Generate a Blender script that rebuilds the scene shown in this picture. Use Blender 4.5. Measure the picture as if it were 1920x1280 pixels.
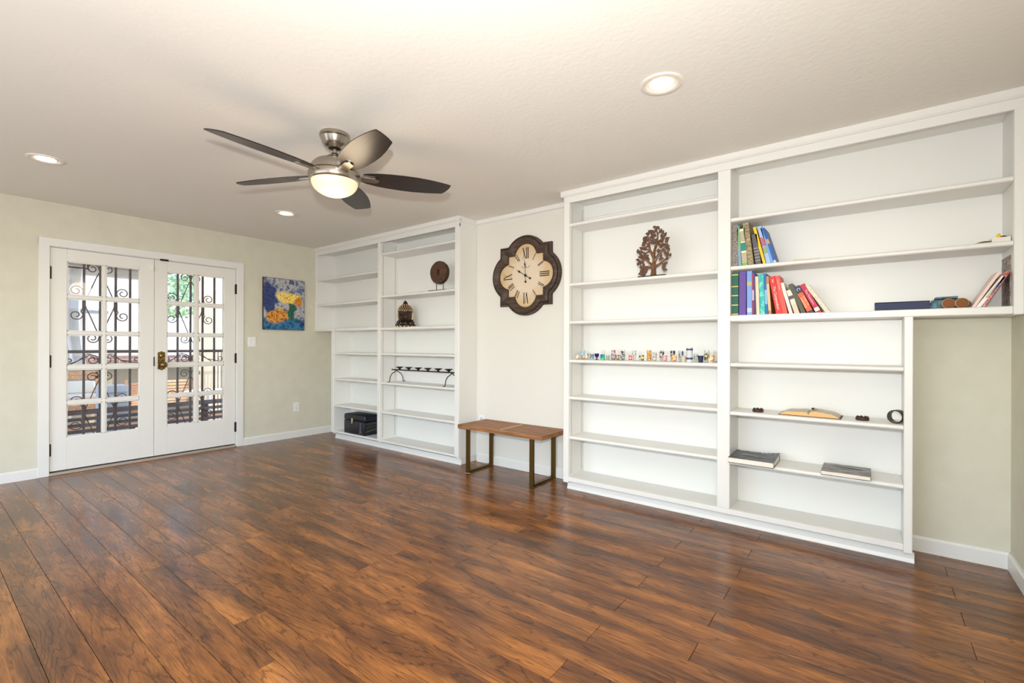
import bpy, bmesh, math, random
from mathutils import Vector, Matrix
random.seed(7)
PI = math.pi
S = bpy.context.scene
C = S.collection
for o in list(bpy.data.objects): bpy.data.objects.remove(o, do_unlink=True)

# ---------------------------------------------------------------- camera
CH = 1.19                      # eye height
YAW, ROL = math.radians(37.378), math.radians(0.208)
cam_d = bpy.data.cameras.new('camera'); cam = bpy.data.objects.new('camera', cam_d); C.objects.link(cam)
v = Vector((-math.sin(YAW), math.cos(YAW), 0)); r0 = Vector((math.cos(YAW), math.sin(YAW), 0)); u0 = Vector((0, 0, 1))
r = r0*math.cos(ROL) + u0*math.sin(ROL); u = -r0*math.sin(ROL) + u0*math.cos(ROL)
M = Matrix((r, u, -v)).transposed().to_4x4(); M.translation = (0, 0, CH)
cam.matrix_world = M
cam_d.sensor_fit = 'HORIZONTAL'; cam_d.sensor_width = 36; cam_d.lens = 36*874.69/1920
cam_d.shift_y = 7.54/1920; cam_d.clip_start = 0.05; cam_d.clip_end = 200
S.camera = cam
# ---------------------------------------------------------------- view, sky, lights
S.view_settings.view_transform = 'Standard'; S.view_settings.look = 'None'
S.view_settings.gamma = 1; S.view_settings.use_curve_mapping = False
S.view_settings.exposure = 0.17
W = bpy.data.worlds.new('sky'); S.world = W; W.use_nodes = True
nt = W.node_tree; bg = nt.nodes['Background']
sky = nt.nodes.new('ShaderNodeTexSky'); sky.sky_type = 'NISHITA'; sky.sun_disc = False
sky.sun_elevation = math.radians(48); sky.sun_rotation = math.radians(70); sky.air_density = 1; sky.dust_density = 1.2
nt.links.new(sky.outputs[0], bg.inputs[0]); bg.inputs[1].default_value = 0.95

def light(name, kind, loc, power, color=(1, 1, 1), rot=None, **kw):
    d = bpy.data.lights.new(name, kind); d.energy = power; d.color = color
    for k, val in kw.items(): setattr(d, k, val)
    o = bpy.data.objects.new(name, d); C.objects.link(o); o.location = loc
    if rot is not None: o.rotation_euler = rot
    return o
def aim(d):  # rotation so that -Z looks along d
    return Vector(d).to_track_quat('-Z', 'Y').to_euler()
SUN = light('sun', 'SUN', (0, 0, 12), 3.4, (1, .95, .87), aim((-.62, -.28, -.74)), angle=math.radians(.6))
# added fill lamps for daylight from unseen rear and side openings, WIN tilted ceilingward
WIN = light('window_daylight_fill', 'AREA', (-2.6, -2.12, 1.25), 46, (.84, .91, 1), aim((0, 1, .55)), shape='RECTANGLE', size=3.8, size_y=1.9)
WIN2 = light('side_daylight_fill', 'AREA', (.50, -.95, 1.30), 20, (.80, .90, 1), aim((-1, .45, .05)), shape='RECTANGLE', size=1.5, size_y=1.7)
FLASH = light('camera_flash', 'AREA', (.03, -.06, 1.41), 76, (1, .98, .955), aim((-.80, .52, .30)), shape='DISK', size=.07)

# ---------------------------------------------------------------- materials
def lin(c):
    return tuple(((x/255)/12.92 if x/255 <= .04045 else ((x/255+.055)/1.055)**2.4) for x in c[:3]) + (1,)
def newmat(name):
    m = bpy.data.materials.new(name); m.use_nodes = True
    n = m.node_tree; return m, n, n.nodes['Principled BSDF']
def bump(n, b, scale, strength, dist=.002, detail=3, coord=None):
    t = n.nodes.new('ShaderNodeTexNoise'); t.inputs['Scale'].default_value = scale; t.inputs['Detail'].default_value = detail
    tc = n.nodes.new('ShaderNodeTexCoord'); n.links.new(tc.outputs['Object'], t.inputs['Vector'])
    bp = n.nodes.new('ShaderNodeBump'); bp.inputs['Strength'].default_value = strength; bp.inputs['Distance'].default_value = dist
    n.links.new(t.outputs['Fac'], bp.inputs['Height']); n.links.new(bp.outputs[0], b.inputs['Normal'])
MC = {}
def mat(name, col, rough=.5, metal=0, bs=None, bstr=.3, var=0, vs=20, spec=.5, **kw):
    if name in MC: return MC[name]
    m, n, b = newmat(name); c = lin(col)
    b.inputs['Base Color'].default_value = c; b.inputs['Roughness'].default_value = rough
    b.inputs['Metallic'].default_value = metal; b.inputs['Specular IOR Level'].default_value = spec
    if var:
        t = n.nodes.new('ShaderNodeTexNoise'); t.inputs['Scale'].default_value = vs; t.inputs['Detail'].default_value = 4
        tc = n.nodes.new('ShaderNodeTexCoord'); n.links.new(tc.outputs['Object'], t.inputs['Vector'])
        rp = n.nodes.new('ShaderNodeValToRGB'); rp.color_ramp.elements[0].position = .3; rp.color_ramp.elements[1].position = .7
        rp.color_ramp.elements[0].color = tuple(x*(1-var) for x in c[:3])+(1,)
        rp.color_ramp.elements[1].color = tuple(min(1, x*(1+var)) for x in c[:3])+(1,)
        n.links.new(t.outputs['Fac'], rp.inputs[0]); n.links.new(rp.outputs[0], b.inputs['Base Color'])
    if bs: bump(n, b, bs, bstr)
    for k, val in kw.items(): b.inputs[k].default_value = val
    MC[name] = m; return m
def emis(name, col, strength):
    m, n, b = newmat(name); b.inputs['Base Color'].default_value = lin(col)
    b.inputs['Emission Color'].default_value = lin(col); b.inputs['Emission Strength'].default_value = strength
    return m
def glass(name, col=(255, 255, 255), rough=0.0):
    m, n, b = newmat(name)
    b.inputs['Base Color'].default_value = lin(col); b.inputs['Transmission Weight'].default_value = 1
    b.inputs['Roughness'].default_value = rough; b.inputs['IOR'].default_value = 1.15
    return m
def thin_glass(name):
    # a pane of ordinary window glass: clear, with a faint mirror reflection
    m = bpy.data.materials.new(name); m.use_nodes = True; n = m.node_tree
    for x in list(n.nodes): n.nodes.remove(x)
    out = n.nodes.new('ShaderNodeOutputMaterial'); tr = n.nodes.new('ShaderNodeBsdfTransparent'); gl = n.nodes.new('ShaderNodeBsdfGlossy')
    gl.inputs['Roughness'].default_value = .02; tr.inputs[0].default_value = (.97, .98, .98, 1)
    lw = n.nodes.new('ShaderNodeLayerWeight'); lw.inputs[0].default_value = .5; mx = n.nodes.new('ShaderNodeMixShader')
    pw = n.nodes.new('ShaderNodeMath'); pw.operation = 'POWER'; pw.inputs[1].default_value = 4; n.links.new(lw.outputs['Facing'], pw.inputs[0])
    fr = n.nodes.new('ShaderNodeMath'); fr.operation = 'MULTIPLY_ADD'; fr.inputs[1].default_value = .45; fr.inputs[2].default_value = .04; n.links.new(pw.outputs[0], fr.inputs[0])
    n.links.new(fr.outputs[0], mx.inputs[0]); n.links.new(tr.outputs[0], mx.inputs[1]); n.links.new(gl.outputs[0], mx.inputs[2])
    n.links.new(mx.outputs[0], out.inputs[0]); return m
def blotch(name, cols, scale=30, rough=.5, stretch=(1, 1, 1), detail=2, sharp=True, kind='noise'):
    # print / painted pattern of several flat colours
    m, n, b = newmat(name); tc = n.nodes.new('ShaderNodeTexCoord'); mp = n.nodes.new('ShaderNodeMapping')
    mp.inputs['Scale'].default_value = stretch; n.links.new(tc.outputs['Object'], mp.inputs['Vector'])
    if kind == 'noise':
        t = n.nodes.new('ShaderNodeTexNoise'); t.inputs['Scale'].default_value = scale; t.inputs['Detail'].default_value = detail
    else:
        t = n.nodes.new('ShaderNodeTexVoronoi'); t.inputs['Scale'].default_value = scale
    n.links.new(mp.outputs[0], t.inputs['Vector'])
    rp = n.nodes.new('ShaderNodeValToRGB'); rp.color_ramp.interpolation = 'CONSTANT' if sharp else 'LINEAR'
    e = rp.color_ramp.elements; k = len(cols)
    lo, hi = (.36, .64) if kind == 'noise' else (.1, .9)
    e[0].position = 0; e[0].color = lin(cols[0]); e[1].position = lo if k > 1 else 1; e[1].color = lin(cols[1])
    for i in range(2, k):
        x = e.new(lo + (hi-lo)*(i-1)/(k-1)); x.color = lin(cols[i])
    n.links.new(t.outputs['Fac' if kind == 'noise' else 'Distance'], rp.inputs[0]); n.links.new(rp.outputs[0], b.inputs['Base Color'])
    b.inputs['Roughness'].default_value = rough; return m

WHITE = mat('white_semigloss_paint', (230, 229, 224), .38, bs=60, bstr=.05)
DOORW = mat('white_door_paint', (231, 229, 223), .35, bs=60, bstr=.05)
WALLM = mat('sage_beige_wall_paint', (213, 209, 191), .75, bs=55, bstr=.35, var=.03, vs=8)
CEILM = mat('textured_ceiling_paint', (239, 236, 228), .8, bs=38, bstr=.55)
PANELM = mat('cream_wall_panel_paint', (226, 223, 214), .6, bs=50, bstr=.08)
DARKM = mat('dark_gap', (40, 36, 32), .8)
BRONZE = mat('oil_rubbed_bronze', (46, 36, 30), .45, .8)
NICKEL = mat('brushed_nickel', (176, 168, 156), .28, 1)
IRON = mat('wrought_iron', (88, 78, 80), .6, .2)  # lightened: milky haze of reflections in the door glass is in this colour
BLACK = mat('black_metal', (38, 32, 30), .5, .6)
PAPER = mat('book_paper', (236, 226, 205), .8, bs=200, bstr=.3)

def floor_material():
    m, n, b = newmat('hand_scraped_hickory')
    L = n.links.new
    tc = n.nodes.new('ShaderNodeTexCoord'); oi = n.nodes.new('ShaderNodeObjectInfo')
    mul = n.nodes.new('ShaderNodeVectorMath'); mul.operation = 'MULTIPLY_ADD'
    comb = n.nodes.new('ShaderNodeCombineXYZ')
    for i, k in enumerate((61, 37, 17)):
        mm = n.nodes.new('ShaderNodeMath'); mm.operation = 'MULTIPLY'; mm.inputs[1].default_value = k
        L(oi.outputs['Random'], mm.inputs[0]); L(mm.outputs[0], comb.inputs[i])
    add = n.nodes.new('ShaderNodeVectorMath'); add.operation = 'ADD'
    L(tc.outputs['Object'], add.inputs[0]); L(comb.outputs[0], add.inputs[1])
    # slow warp of the growth rings
    mp = n.nodes.new('ShaderNodeMapping'); mp.inputs['Scale'].default_value = (.85, 6.8, 1); L(add.outputs[0], mp.inputs[0])
    w1 = n.nodes.new('ShaderNodeTexNoise'); w1.inputs['Scale'].default_value = 1.0; w1.inputs['Detail'].default_value = 1.5
    w1.inputs['Roughness'].default_value = .45; w1.inputs['Distortion'].default_value = .5; L(mp.outputs[0], w1.inputs[0])
    # contour lines of that field = cathedral grain
    k = n.nodes.new('ShaderNodeMath'); k.operation = 'MULTIPLY'; k.inputs[1].default_value = 17; L(w1.outputs['Fac'], k.inputs[0])
    mp3 = n.nodes.new('ShaderNodeMapping'); mp3.inputs['Scale'].default_value = (9, 70, 1); L(add.outputs[0], mp3.inputs[0])
    w3 = n.nodes.new('ShaderNodeTexNoise'); w3.inputs['Scale'].default_value = 1; w3.inputs['Detail'].default_value = 4; L(mp3.outputs[0], w3.inputs[0])
    k2 = n.nodes.new('ShaderNodeMath'); k2.operation = 'MULTIPLY_ADD'; k2.inputs[1].default_value = 1.1; L(w3.outputs['Fac'], k2.inputs[0]); L(k.outputs[0], k2.inputs[2])
    fr = n.nodes.new('ShaderNodeMath'); fr.operation = 'PINGPONG'; fr.inputs[1].default_value = .5; L(k2.outputs[0], fr.inputs[0])
    line = n.nodes.new('ShaderNodeValToRGB'); e = line.color_ramp.elements
    e[0].position = 0.0; e[0].color = (0, 0, 0, 1); e[1].position = .13; e[1].color = (1, 1, 1, 1); L(fr.outputs[0], line.inputs[0])
    # where the lines are strong
    mp4 = n.nodes.new('ShaderNodeMapping'); mp4.inputs['Scale'].default_value = (1.7, 9.5, 1); mp4.inputs['Location'].default_value = (5, 9, 0); L(add.outputs[0], mp4.inputs[0])
    w4 = n.nodes.new('ShaderNodeTexNoise'); w4.inputs['Scale'].default_value = 1; w4.inputs['Detail'].default_value = 5; w4.inputs['Roughness'].default_value = .6; L(mp4.outputs[0], w4.inputs[0])
    ramp = n.nodes.new('ShaderNodeValToRGB'); e = ramp.color_ramp.elements
    e[0].position = .30; e[0].color = lin((84, 52, 33)); e[1].position = .70; e[1].color = lin((170, 110, 55))
    x = e.new(.44); x.color = lin((110, 69, 39)); x = e.new(.56); x.color = lin((138, 87, 45))
    L(w4.outputs['Fac'], ramp.inputs[0])
    # fine streaks
    mp2 = n.nodes.new('ShaderNodeMapping'); mp2.inputs['Scale'].default_value = (12, 190, 1); L(add.outputs[0], mp2.inputs[0])
    w2 = n.nodes.new('ShaderNodeTexNoise'); w2.inputs['Scale'].default_value = 1; w2.inputs['Detail'].default_value = 3; L(mp2.outputs[0], w2.inputs[0])
    st = n.nodes.new('ShaderNodeMapRange'); st.inputs[1].default_value = .3; st.inputs[2].default_value = .7; st.inputs[3].default_value = .74; st.inputs[4].default_value = 1.18
    L(w2.outputs['Fac'], st.inputs[0])
    mx = n.nodes.new('ShaderNodeMix'); mx.data_type = 'RGBA'; mx.blend_type = 'MULTIPLY'; mx.inputs[0].default_value = 1
    L(ramp.outputs[0], mx.inputs[6]); L(st.outputs[0], mx.inputs[7])
    # dark growth lines
    lf = n.nodes.new('ShaderNodeMapRange'); lf.inputs[1].default_value = 0; lf.inputs[2].default_value = 1; lf.inputs[3].default_value = .50; lf.inputs[4].default_value = 1.0
    L(line.outputs[0], lf.inputs[0])
    mx2 = n.nodes.new('ShaderNodeMix'); mx2.data_type = 'RGBA'; mx2.blend_type = 'MULTIPLY'; mx2.inputs[0].default_value = 1
    L(mx.outputs[2], mx2.inputs[6]); L(lf.outputs[0], mx2.inputs[7])
    # knots
    vo = n.nodes.new('ShaderNodeTexVoronoi'); vo.inputs['Scale'].default_value = 1; vo.inputs['Randomness'].default_value = 1
    mpk = n.nodes.new('ShaderNodeMapping'); mpk.inputs['Scale'].default_value = (2.1, 4.2, 1); L(add.outputs[0], mpk.inputs[0]); L(mpk.outputs[0], vo.inputs[0])
    kr = n.nodes.new('ShaderNodeMapRange'); kr.inputs[1].default_value = .03; kr.inputs[2].default_value = .17; kr.inputs[3].default_value = .42; kr.inputs[4].default_value = 1; L(vo.outputs['Distance'], kr.inputs[0])
    mx3 = n.nodes.new('ShaderNodeMix'); mx3.data_type = 'RGBA'; mx3.blend_type = 'MULTIPLY'; mx3.inputs[0].default_value = 1
    L(mx2.outputs[2], mx3.inputs[6]); L(kr.outputs[0], mx3.inputs[7])
    # per plank tone
    pt = n.nodes.new('ShaderNodeMapRange'); pt.inputs[3].default_value = .92; pt.inputs[4].default_value = 1.08; L(oi.outputs['Random'], pt.inputs[0])
    mx4 = n.nodes.new('ShaderNodeMix'); mx4.data_type = 'RGBA'; mx4.blend_type = 'MULTIPLY'; mx4.inputs[0].default_value = 1
    L(mx3.outputs[2], mx4.inputs[6]); L(pt.outputs[0], mx4.inputs[7])
    L(mx4.outputs[2], b.inputs['Base Color'])
    b.inputs['Roughness'].default_value = .23; b.inputs['Specular IOR Level'].default_value = .48
    bp = n.nodes.new('ShaderNodeBump'); bp.inputs['Strength'].default_value = .16; bp.inputs['Distance'].default_value = .0008
    hh = n.nodes.new('ShaderNodeMath'); hh.operation = 'MULTIPLY_ADD'; hh.inputs[1].default_value = .5
    L(w2.outputs['Fac'], hh.inputs[0]); L(line.outputs[0], hh.inputs[2])
    L(hh.outputs[0], bp.inputs['Height']); L(bp.outputs[0], b.inputs['Normal'])
    return m
def grain_wood(name, c0, c1, scale=(3, 60, 60), rough=.5, bstr=.2):
    m, n, b = newmat(name); tc = n.nodes.new('ShaderNodeTexCoord'); mp = n.nodes.new('ShaderNodeMapping'); mp.inputs['Scale'].default_value = scale
    n.links.new(tc.outputs['Object'], mp.inputs[0]); t = n.nodes.new('ShaderNodeTexNoise'); t.inputs['Scale'].default_value = 1; t.inputs['Detail'].default_value = 4
    t.inputs['Distortion'].default_value = .6; n.links.new(mp.outputs[0], t.inputs[0])
    rp = n.nodes.new('ShaderNodeValToRGB'); rp.color_ramp.elements[0].position = .32; rp.color_ramp.elements[0].color = lin(c0)
    rp.color_ramp.elements[1].position = .68; rp.color_ramp.elements[1].color = lin(c1)
    n.links.new(t.outputs['Fac'], rp.inputs[0]); n.links.new(rp.outputs[0], b.inputs['Base Color']); b.inputs['Roughness'].default_value = rough
    bp = n.nodes.new('ShaderNodeBump'); bp.inputs['Strength'].default_value = bstr; bp.inputs['Distance'].default_value = .002
    n.links.new(t.outputs['Fac'], bp.inputs['Height']); n.links.new(bp.outputs[0], b.inputs['Normal']); return m

# ---------------------------------------------------------------- mesh helpers
def bx(bm, x0, x1, y0, y1, z0, z1, bev=0, seg=1):
    vs = [bm.verts.new((x, y, z)) for x in (x0, x1) for y in (y0, y1) for z in (z0, z1)]
    fs = [(0, 1, 3, 2), (4, 6, 7, 5), (0, 4, 5, 1), (2, 3, 7, 6), (0, 2, 6, 4), (1, 5, 7, 3)]
    F = [bm.faces.new([vs[i] for i in f]) for f in fs]
    if bev:
        es = list({e for f in F for e in f.edges})
        bmesh.ops.bevel(bm, geom=es, offset=bev, segments=seg, affect='EDGES', profile=.5, clamp_overlap=True)
    return vs
def obj(name, bm, m, parent=None, smooth=False, loc=None, rot=None):
    me = bpy.data.meshes.new(name)
    bmesh.ops.recalc_face_normals(bm, faces=bm.faces)
    if smooth:
        for f in bm.faces: f.smooth = True
        for e in bm.edges:
            if len(e.link_faces) == 2 and e.calc_face_angle() > math.radians(42): e.smooth = False
    bm.to_mesh(me); bm.free()
    if m: me.materials.append(m)
    o = bpy.data.objects.new(name, me); C.objects.link(o)
    if parent: o.parent = parent
    if loc: o.location = loc
    if rot: o.rotation_euler = rot
    return o
def box(name, m, parent, x0, x1, y0, y1, z0, z1, bev=.0015, **k):
    bm = bmesh.new(); bx(bm, x0, x1, y0, y1, z0, z1, bev); return obj(name, bm, m, parent, **k)
def tag(o, label, cat, group=None):
    o['label'] = label; o['category'] = cat
    if group: o['group'] = group
    return o
def thing(name, label, cat, loc=(0, 0, 0), rz=0, group=None):
    o = bpy.data.objects.new(name, None); C.objects.link(o); o.location = loc; o.rotation_euler = (0, 0, rz)
    o.empty_display_size = .1
    return tag(o, label, cat, group)
def struct(o): o['kind'] = 'structure'; return o
def lathe(bm, prof, n=24, cx=0, cy=0, cap=True, ax='z', org=(0, 0, 0)):
    rings = []
    for (rr, z) in prof:
        ring = []
        for i in range(n):
            a = 2*PI*i/n; p = (cx+rr*math.cos(a), cy+rr*math.sin(a), z)
            if ax == 'y': p = (p[0], z, p[1])
            if ax == 'x': p = (z, p[0], p[1])
            ring.append(bm.verts.new((p[0]+org[0], p[1]+org[1], p[2]+org[2])))
        rings.append(ring)
    for a, b in zip(rings, rings[1:]):
        for i in range(n):
            bm.faces.new((a[i], a[(i+1) % n], b[(i+1) % n], b[i]))
    if cap:
        if prof[0][0] > 1e-4: bm.faces.new(rings[0][::-1])
        if prof[-1][0] > 1e-4: bm.faces.new(rings[-1])
    return rings
def tube(bm, pts, rad, n=6, closed=False):
    pts = [Vector(p) for p in pts]; rings = []
    up = Vector((0, 0, 1)); N = len(pts); prev = None
    for i, p in enumerate(pts):
        if closed: t = pts[(i+1) % N]-pts[i-1]
        else: t = pts[min(i+1, N-1)]-pts[max(i-1, 0)]
        if t.length < 1e-9: t = Vector((1, 0, 0))
        t.normalize()
        if prev is None:
            a = up if abs(t.dot(up)) < .9 else Vector((1, 0, 0)); s = t.cross(a).normalized()
        else:
            s = (prev - t*prev.dot(t))
            s = s.normalized() if s.length > 1e-6 else t.cross(up).normalized()
        prev = s; w = s.cross(t)
        rr = rad[i] if isinstance(rad, (list, tuple)) else rad
        rings.append([bm.verts.new(p + s*math.cos(2*PI*j/n)*rr + w*math.sin(2*PI*j/n)*rr) for j in range(n)])
    rng = range(N if closed else N-1)
    for i in rng:
        a, b = rings[i], rings[(i+1) % N]
        for j in range(n): bm.faces.new((a[j], a[(j+1) % n], b[(j+1) % n], b[j]))
    if not closed: bm.faces.new(rings[0][::-1]); bm.faces.new(rings[-1])
def prism(bm, pts, d, axis='y', off=0, bev=0):
    # 2D outline pts (a,b) extruded by d along axis
    def P(a, b, t):
        return {'y': (a, t, b), 'z': (a, b, t), 'x': (t, a, b)}[axis]
    A = [bm.verts.new(P(a, b, off)) for a, b in pts]; B = [bm.verts.new(P(a, b, off+d)) for a, b in pts]
    f1 = bm.faces.new(A); f2 = bm.faces.new(B[::-1]); n = len(pts)
    for i in range(n): bm.faces.new((A[i], B[i], B[(i+1) % n], A[(i+1) % n]))
    if bev:
        bmesh.ops.bevel(bm, geom=list(set(f1.edges) | set(f2.edges)), offset=bev, segments=2, affect='EDGES', clamp_overlap=True)
def text_mesh(s, size, depth=.0003):
    cu = bpy.data.curves.new('t', 'FONT'); cu.body = s; cu.size = size; cu.align_x = 'CENTER'; cu.align_y = 'CENTER'
    cu.extrude = depth; cu.resolution_u = 2
    o = bpy.data.objects.new('t', cu); C.objects.link(o)
    dg = bpy.context.evaluated_depsgraph_get(); me = bpy.data.meshes.new_from_object(o.evaluated_get(dg))
    bpy.data.objects.remove(o, do_unlink=True); bpy.data.curves.remove(cu)
    return me
def text(name, s, size, m, parent, mw, sx=1):
    me = text_mesh(s, size); me.materials.clear(); me.materials.append(m); me.name = name
    me.transform(mw @ Matrix.Diagonal((sx, 1, 1, 1)))
    o = bpy.data.objects.new(name, me); C.objects.link(o); o.parent = parent
    return o
def ruled(bm, rows):
    vs = [[bm.verts.new(p) for p in row] for row in rows]
    for a, b in zip(vs, vs[1:]):
        for i in range(len(a)-1): bm.faces.new((a[i], a[i+1], b[i+1], b[i]))
    bm.normal_update()

XL, XR, YB, HC = -5.853, .609, 3.612, 2.466
YF = -2.3
# ================================================================ room shell
fb = struct(box('floor', mat('underlay', (34, 22, 16), .9), None, XL-.1, XR+.1, YF-.1, YB+.1, -.06, -.008, 0))
FM = floor_material()
PW, PL = .1355, 1.236
y_base = .59 - .1355*20
meshes = {}
def plank(x0, x1, y0, y1):
    g = .0008; key = (round(x1-x0, 3), round(y1-y0, 3))
    if key not in meshes:
        lx, ly = (x1-x0)/2-g, (y1-y0)/2-g; c = .0013
        bm = bmesh.new()
        lo = [bm.verts.new((a*lx, b*ly, -.008)) for a, b in ((-1, -1), (1, -1), (1, 1), (-1, 1))]
        mi = [bm.verts.new((a*lx, b*ly, -.0012)) for a, b in ((-1, -1), (1, -1), (1, 1), (-1, 1))]
        hi = [bm.verts.new((a*(lx-c), b*(ly-c), 0)) for a, b in ((-1, -1), (1, -1), (1, 1), (-1, 1))]
        for i in range(4):
            j = (i+1) % 4
            bm.faces.new((lo[i], lo[j], mi[j], mi[i])); bm.faces.new((mi[i], mi[j], hi[j], hi[i]))
        bm.faces.new(hi)
        me = bpy.data.meshes.new('plank'); bm.to_mesh(me); bm.free(); me.materials.append(FM); meshes[key] = me
    o = bpy.data.objects.new('plank', meshes[key]); C.objects.link(o); o.parent = fb; o.location = ((x0+x1)/2, (y0+y1)/2, 0)
row = 0; y = y_base
nplank = 0
while y < YB:
    y0, y1 = max(y, YF), min(y+PW, YB)
    if y1-y0 > .01:
        off = -3.375 if row % 2 == 0 else -3.011
        x = off - PL*4
        while x < XR:
            a, b = max(x, XL), min(x+PL, XR)
            if b-a > .02: plank(a, b, y0, y1); nplank += 1
            x += PL
    y += PW; row += 1
print('planks', nplank)
struct(box('ceiling', CEILM, None, XL-.1, XR+.1, YF-.1, YB+.1, HC, HC+.12, 0))
# door wall with its opening
DY0, DY1, DT = .790, 2.384, 2.088
bm = bmesh.new(); XO = XL-.14
bx(bm, XO, XL, YF-.1, DY0, 0, HC); bx(bm, XO, XL, DY1, YB+.1, 0, HC); bx(bm, XO, XL, DY0, DY1, DT, HC)
struct(obj('wall_left', bm, WALLM))
bm = bmesh.new(); bx(bm, XL-.1, XR+.1, YB, YB+.12, 0, HC); wb = struct(obj('wall_back', bm, WALLM))
bm = bmesh.new(); bx(bm, -3.21, -2.014, YB-.012, YB, 0.0, HC); obj('wall_panel', bm, PANELM, wb)['label'] = 'white painted panel between the two bookcases'
struct(box('wall_right', WALLM, None, XR, XR+.12, -.15, YB, 0, HC, 0))
# wall behind the camera with a wide window, and an open side
bm = bmesh.new()
bx(bm, XL-.1, -4.7, YF-.12, YF, 0, HC); bx(bm, -.5, XR+.9, YF-.12, YF, 0, HC); bx(bm, -4.7, -.5, YF-.12, YF, 0, .2); bx(bm, -4.7, -.5, YF-.12, YF, 2.25, HC)
struct(obj('wall_front', bm, WALLM))
bm = bmesh.new()
for a, b in ((-4.7, -4.64), (-2.63, -2.57), (-.56, -.5)): bx(bm, a, b, YF-.08, YF-.02, .2, 2.25)
for a, b in ((.2, .26), (2.19, 2.25)): bx(bm, -4.7, -.5, YF-.08, YF-.02, a, b)
struct(obj('window_1', bm, WHITE))
bm = bmesh.new()
bx(bm, XR, XR+.12, YF, -1.75, 0, HC); bx(bm, XR, XR+.12, -1.75, -.15, 0, .4); bx(bm, XR, XR+.12, -1.75, -.15, 2.2, HC)
struct(obj('wall_side', bm, WALLM))
# baseboards
def baseboard(name, x0, x1, y0, y1, face):
    t, h = .013, .088; bm = bmesh.new()
    if face == 'x+': prof = [(0, 0), (t, 0), (t, h-.012), (t-.006, h), (0, h)]; pts = [(x0+a, b) for a, b in prof]; prism(bm, pts, y1-y0, 'y', y0)
    if face == 'x-': prof = [(0, 0), (-t, 0), (-t, h-.012), (-t+.006, h), (0, h)]; pts = [(x1+a, b) for a, b in prof]; prism(bm, pts, y1-y0, 'y', y0)
    if face == 'y-': prof = [(0, 0), (-t, 0), (-t, h-.012), (-t+.006, h), (0, h)]; pts = [(y1+a, b) for a, b in prof]; prism(bm, pts, x1-x0, 'x', x0)
    return struct(obj(name, bm, WHITE))
baseboard('baseboard_left', XL, XL, YF, .736, 'x+')
baseboard('baseboard_left', XL, XL, 2.444, YB, 'x+')
baseboard('baseboard_back', -3.19, -2.02, YB-.012, YB-.012, 'y-')
baseboard('baseboard_back', .2, XR, YB, YB, 'y-')
baseboard('baseboard_back', XL, -5.44, YB, YB, 'y-')
baseboard('baseboard_right', XR, XR, -.15, YB, 'x-')
# crown strip on the panel between the bookcases
bm = bmesh.new(); prism(bm, [(YB-.012, HC), (YB-.035, HC), (YB-.03, HC-.035), (YB-.012, HC-.045)], 1.19, 'x', -3.205); struct(obj('trim_1', bm, WHITE))

# ================================================================ french doors
def casing():
    bm = bmesh.new(); t = .018
    prof = lambda a, b: None
    bx(bm, XL, XL+t, .736, .808, 0, 2.142, .003); bx(bm, XL, XL+t, 2.370, 2.444, 0, 2.142, .003); bx(bm, XL, XL+t+.001, .736, 2.444, 2.070, 2.143, .003)
    return struct(obj('trim_2', bm, WHITE))
casing()
bm = bmesh.new()   # jamb + threshold
bx(bm, XO, XL-.001, .790, .808, 0, 2.07); bx(bm, XO, XL-.001, 2.366, 2.384, 0, 2.07); bx(bm, XO, XL-.001, .790, 2.384, 2.066, 2.088)
jm = struct(obj('door_frame', bm, WHITE))
box('threshold', mat('pale_aluminium', (196, 184, 170), .35, .4), jm, XL-.12, XL+.02, .808, 2.366, 0, .024, .004)
box('weatherstrip', DARKM, jm, XL-.10, XL-.046, .808, 2.366, .024, .038, 0)
GLASS = thin_glass('window_glass')
ZR = [(.332, .628), (.664, .952), (.992, 1.274), (1.308, 1.607), (1.643, 1.950)]
def leaf(idx, y0, y1, cols, x1=XL-.006):
    x0 = x1-.040; root = bpy.data.objects.new('door_%d' % idx, None); C.objects.link(root); struct(root)
    root.location = (x0+.02, y0 if idx == 1 else y1, 0); ox, oy = root.location[0], root.location[1]
    def B(name, a0, a1, b0, b1, c0, c1, bev=.002, m=DOORW): return box(name, m, root, a0-ox, a1-ox, b0-oy, b1-oy, c0, c1, bev)
    g0, g1 = cols[0][0], cols[-1][1]
    B('stile', x0, x1, y0, g0, .036, 2.063); B('stile', x0, x1, g1, y1, .036, 2.063)
    B('rail', x0, x1, g0, g1, .036, ZR[0][0]); B('rail', x0, x1, g0, g1, ZR[-1][1], 2.063)
    B('muntin', x0+.004, x1-.002, cols[0][1], cols[1][0], ZR[0][0], ZR[-1][1], .005)
    for (a, b), (c, d) in zip(ZR, ZR[1:]): B('muntin', x0+.004, x1-.003, g0, g1, b, c, .006)
    for (a, b) in ZR:
        for (c, d) in cols:
            bm = bmesh.new(); bx(bm, x0+.016-ox, x0+.020-ox, c-.004-oy, d+.004-oy, a-.004, b+.004); obj('pane', bm, GLASS, root)
            bm = bmesh.new(); w = .007   # glazing bead ring
            for q in ((c, c+w, a, b), (d-w, d, a, b), (c, d, a, a+w), (c, d, b-w, b)): bx(bm, x0+.021-ox, x1-.006-ox, q[0]-oy, q[1]-oy, q[2], q[3])
            obj('bead', bm, DOORW, root)
    return root, ox, oy
d1, ox1, oy1 = leaf(1, .8115, 1.5835, [(.924, 1.176), (1.203, 1.463)])
d2, ox2, oy2 = leaf(2, 1.5865, 2.3625, [(1.696, 1.948), (1.985, 2.242)])
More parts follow.
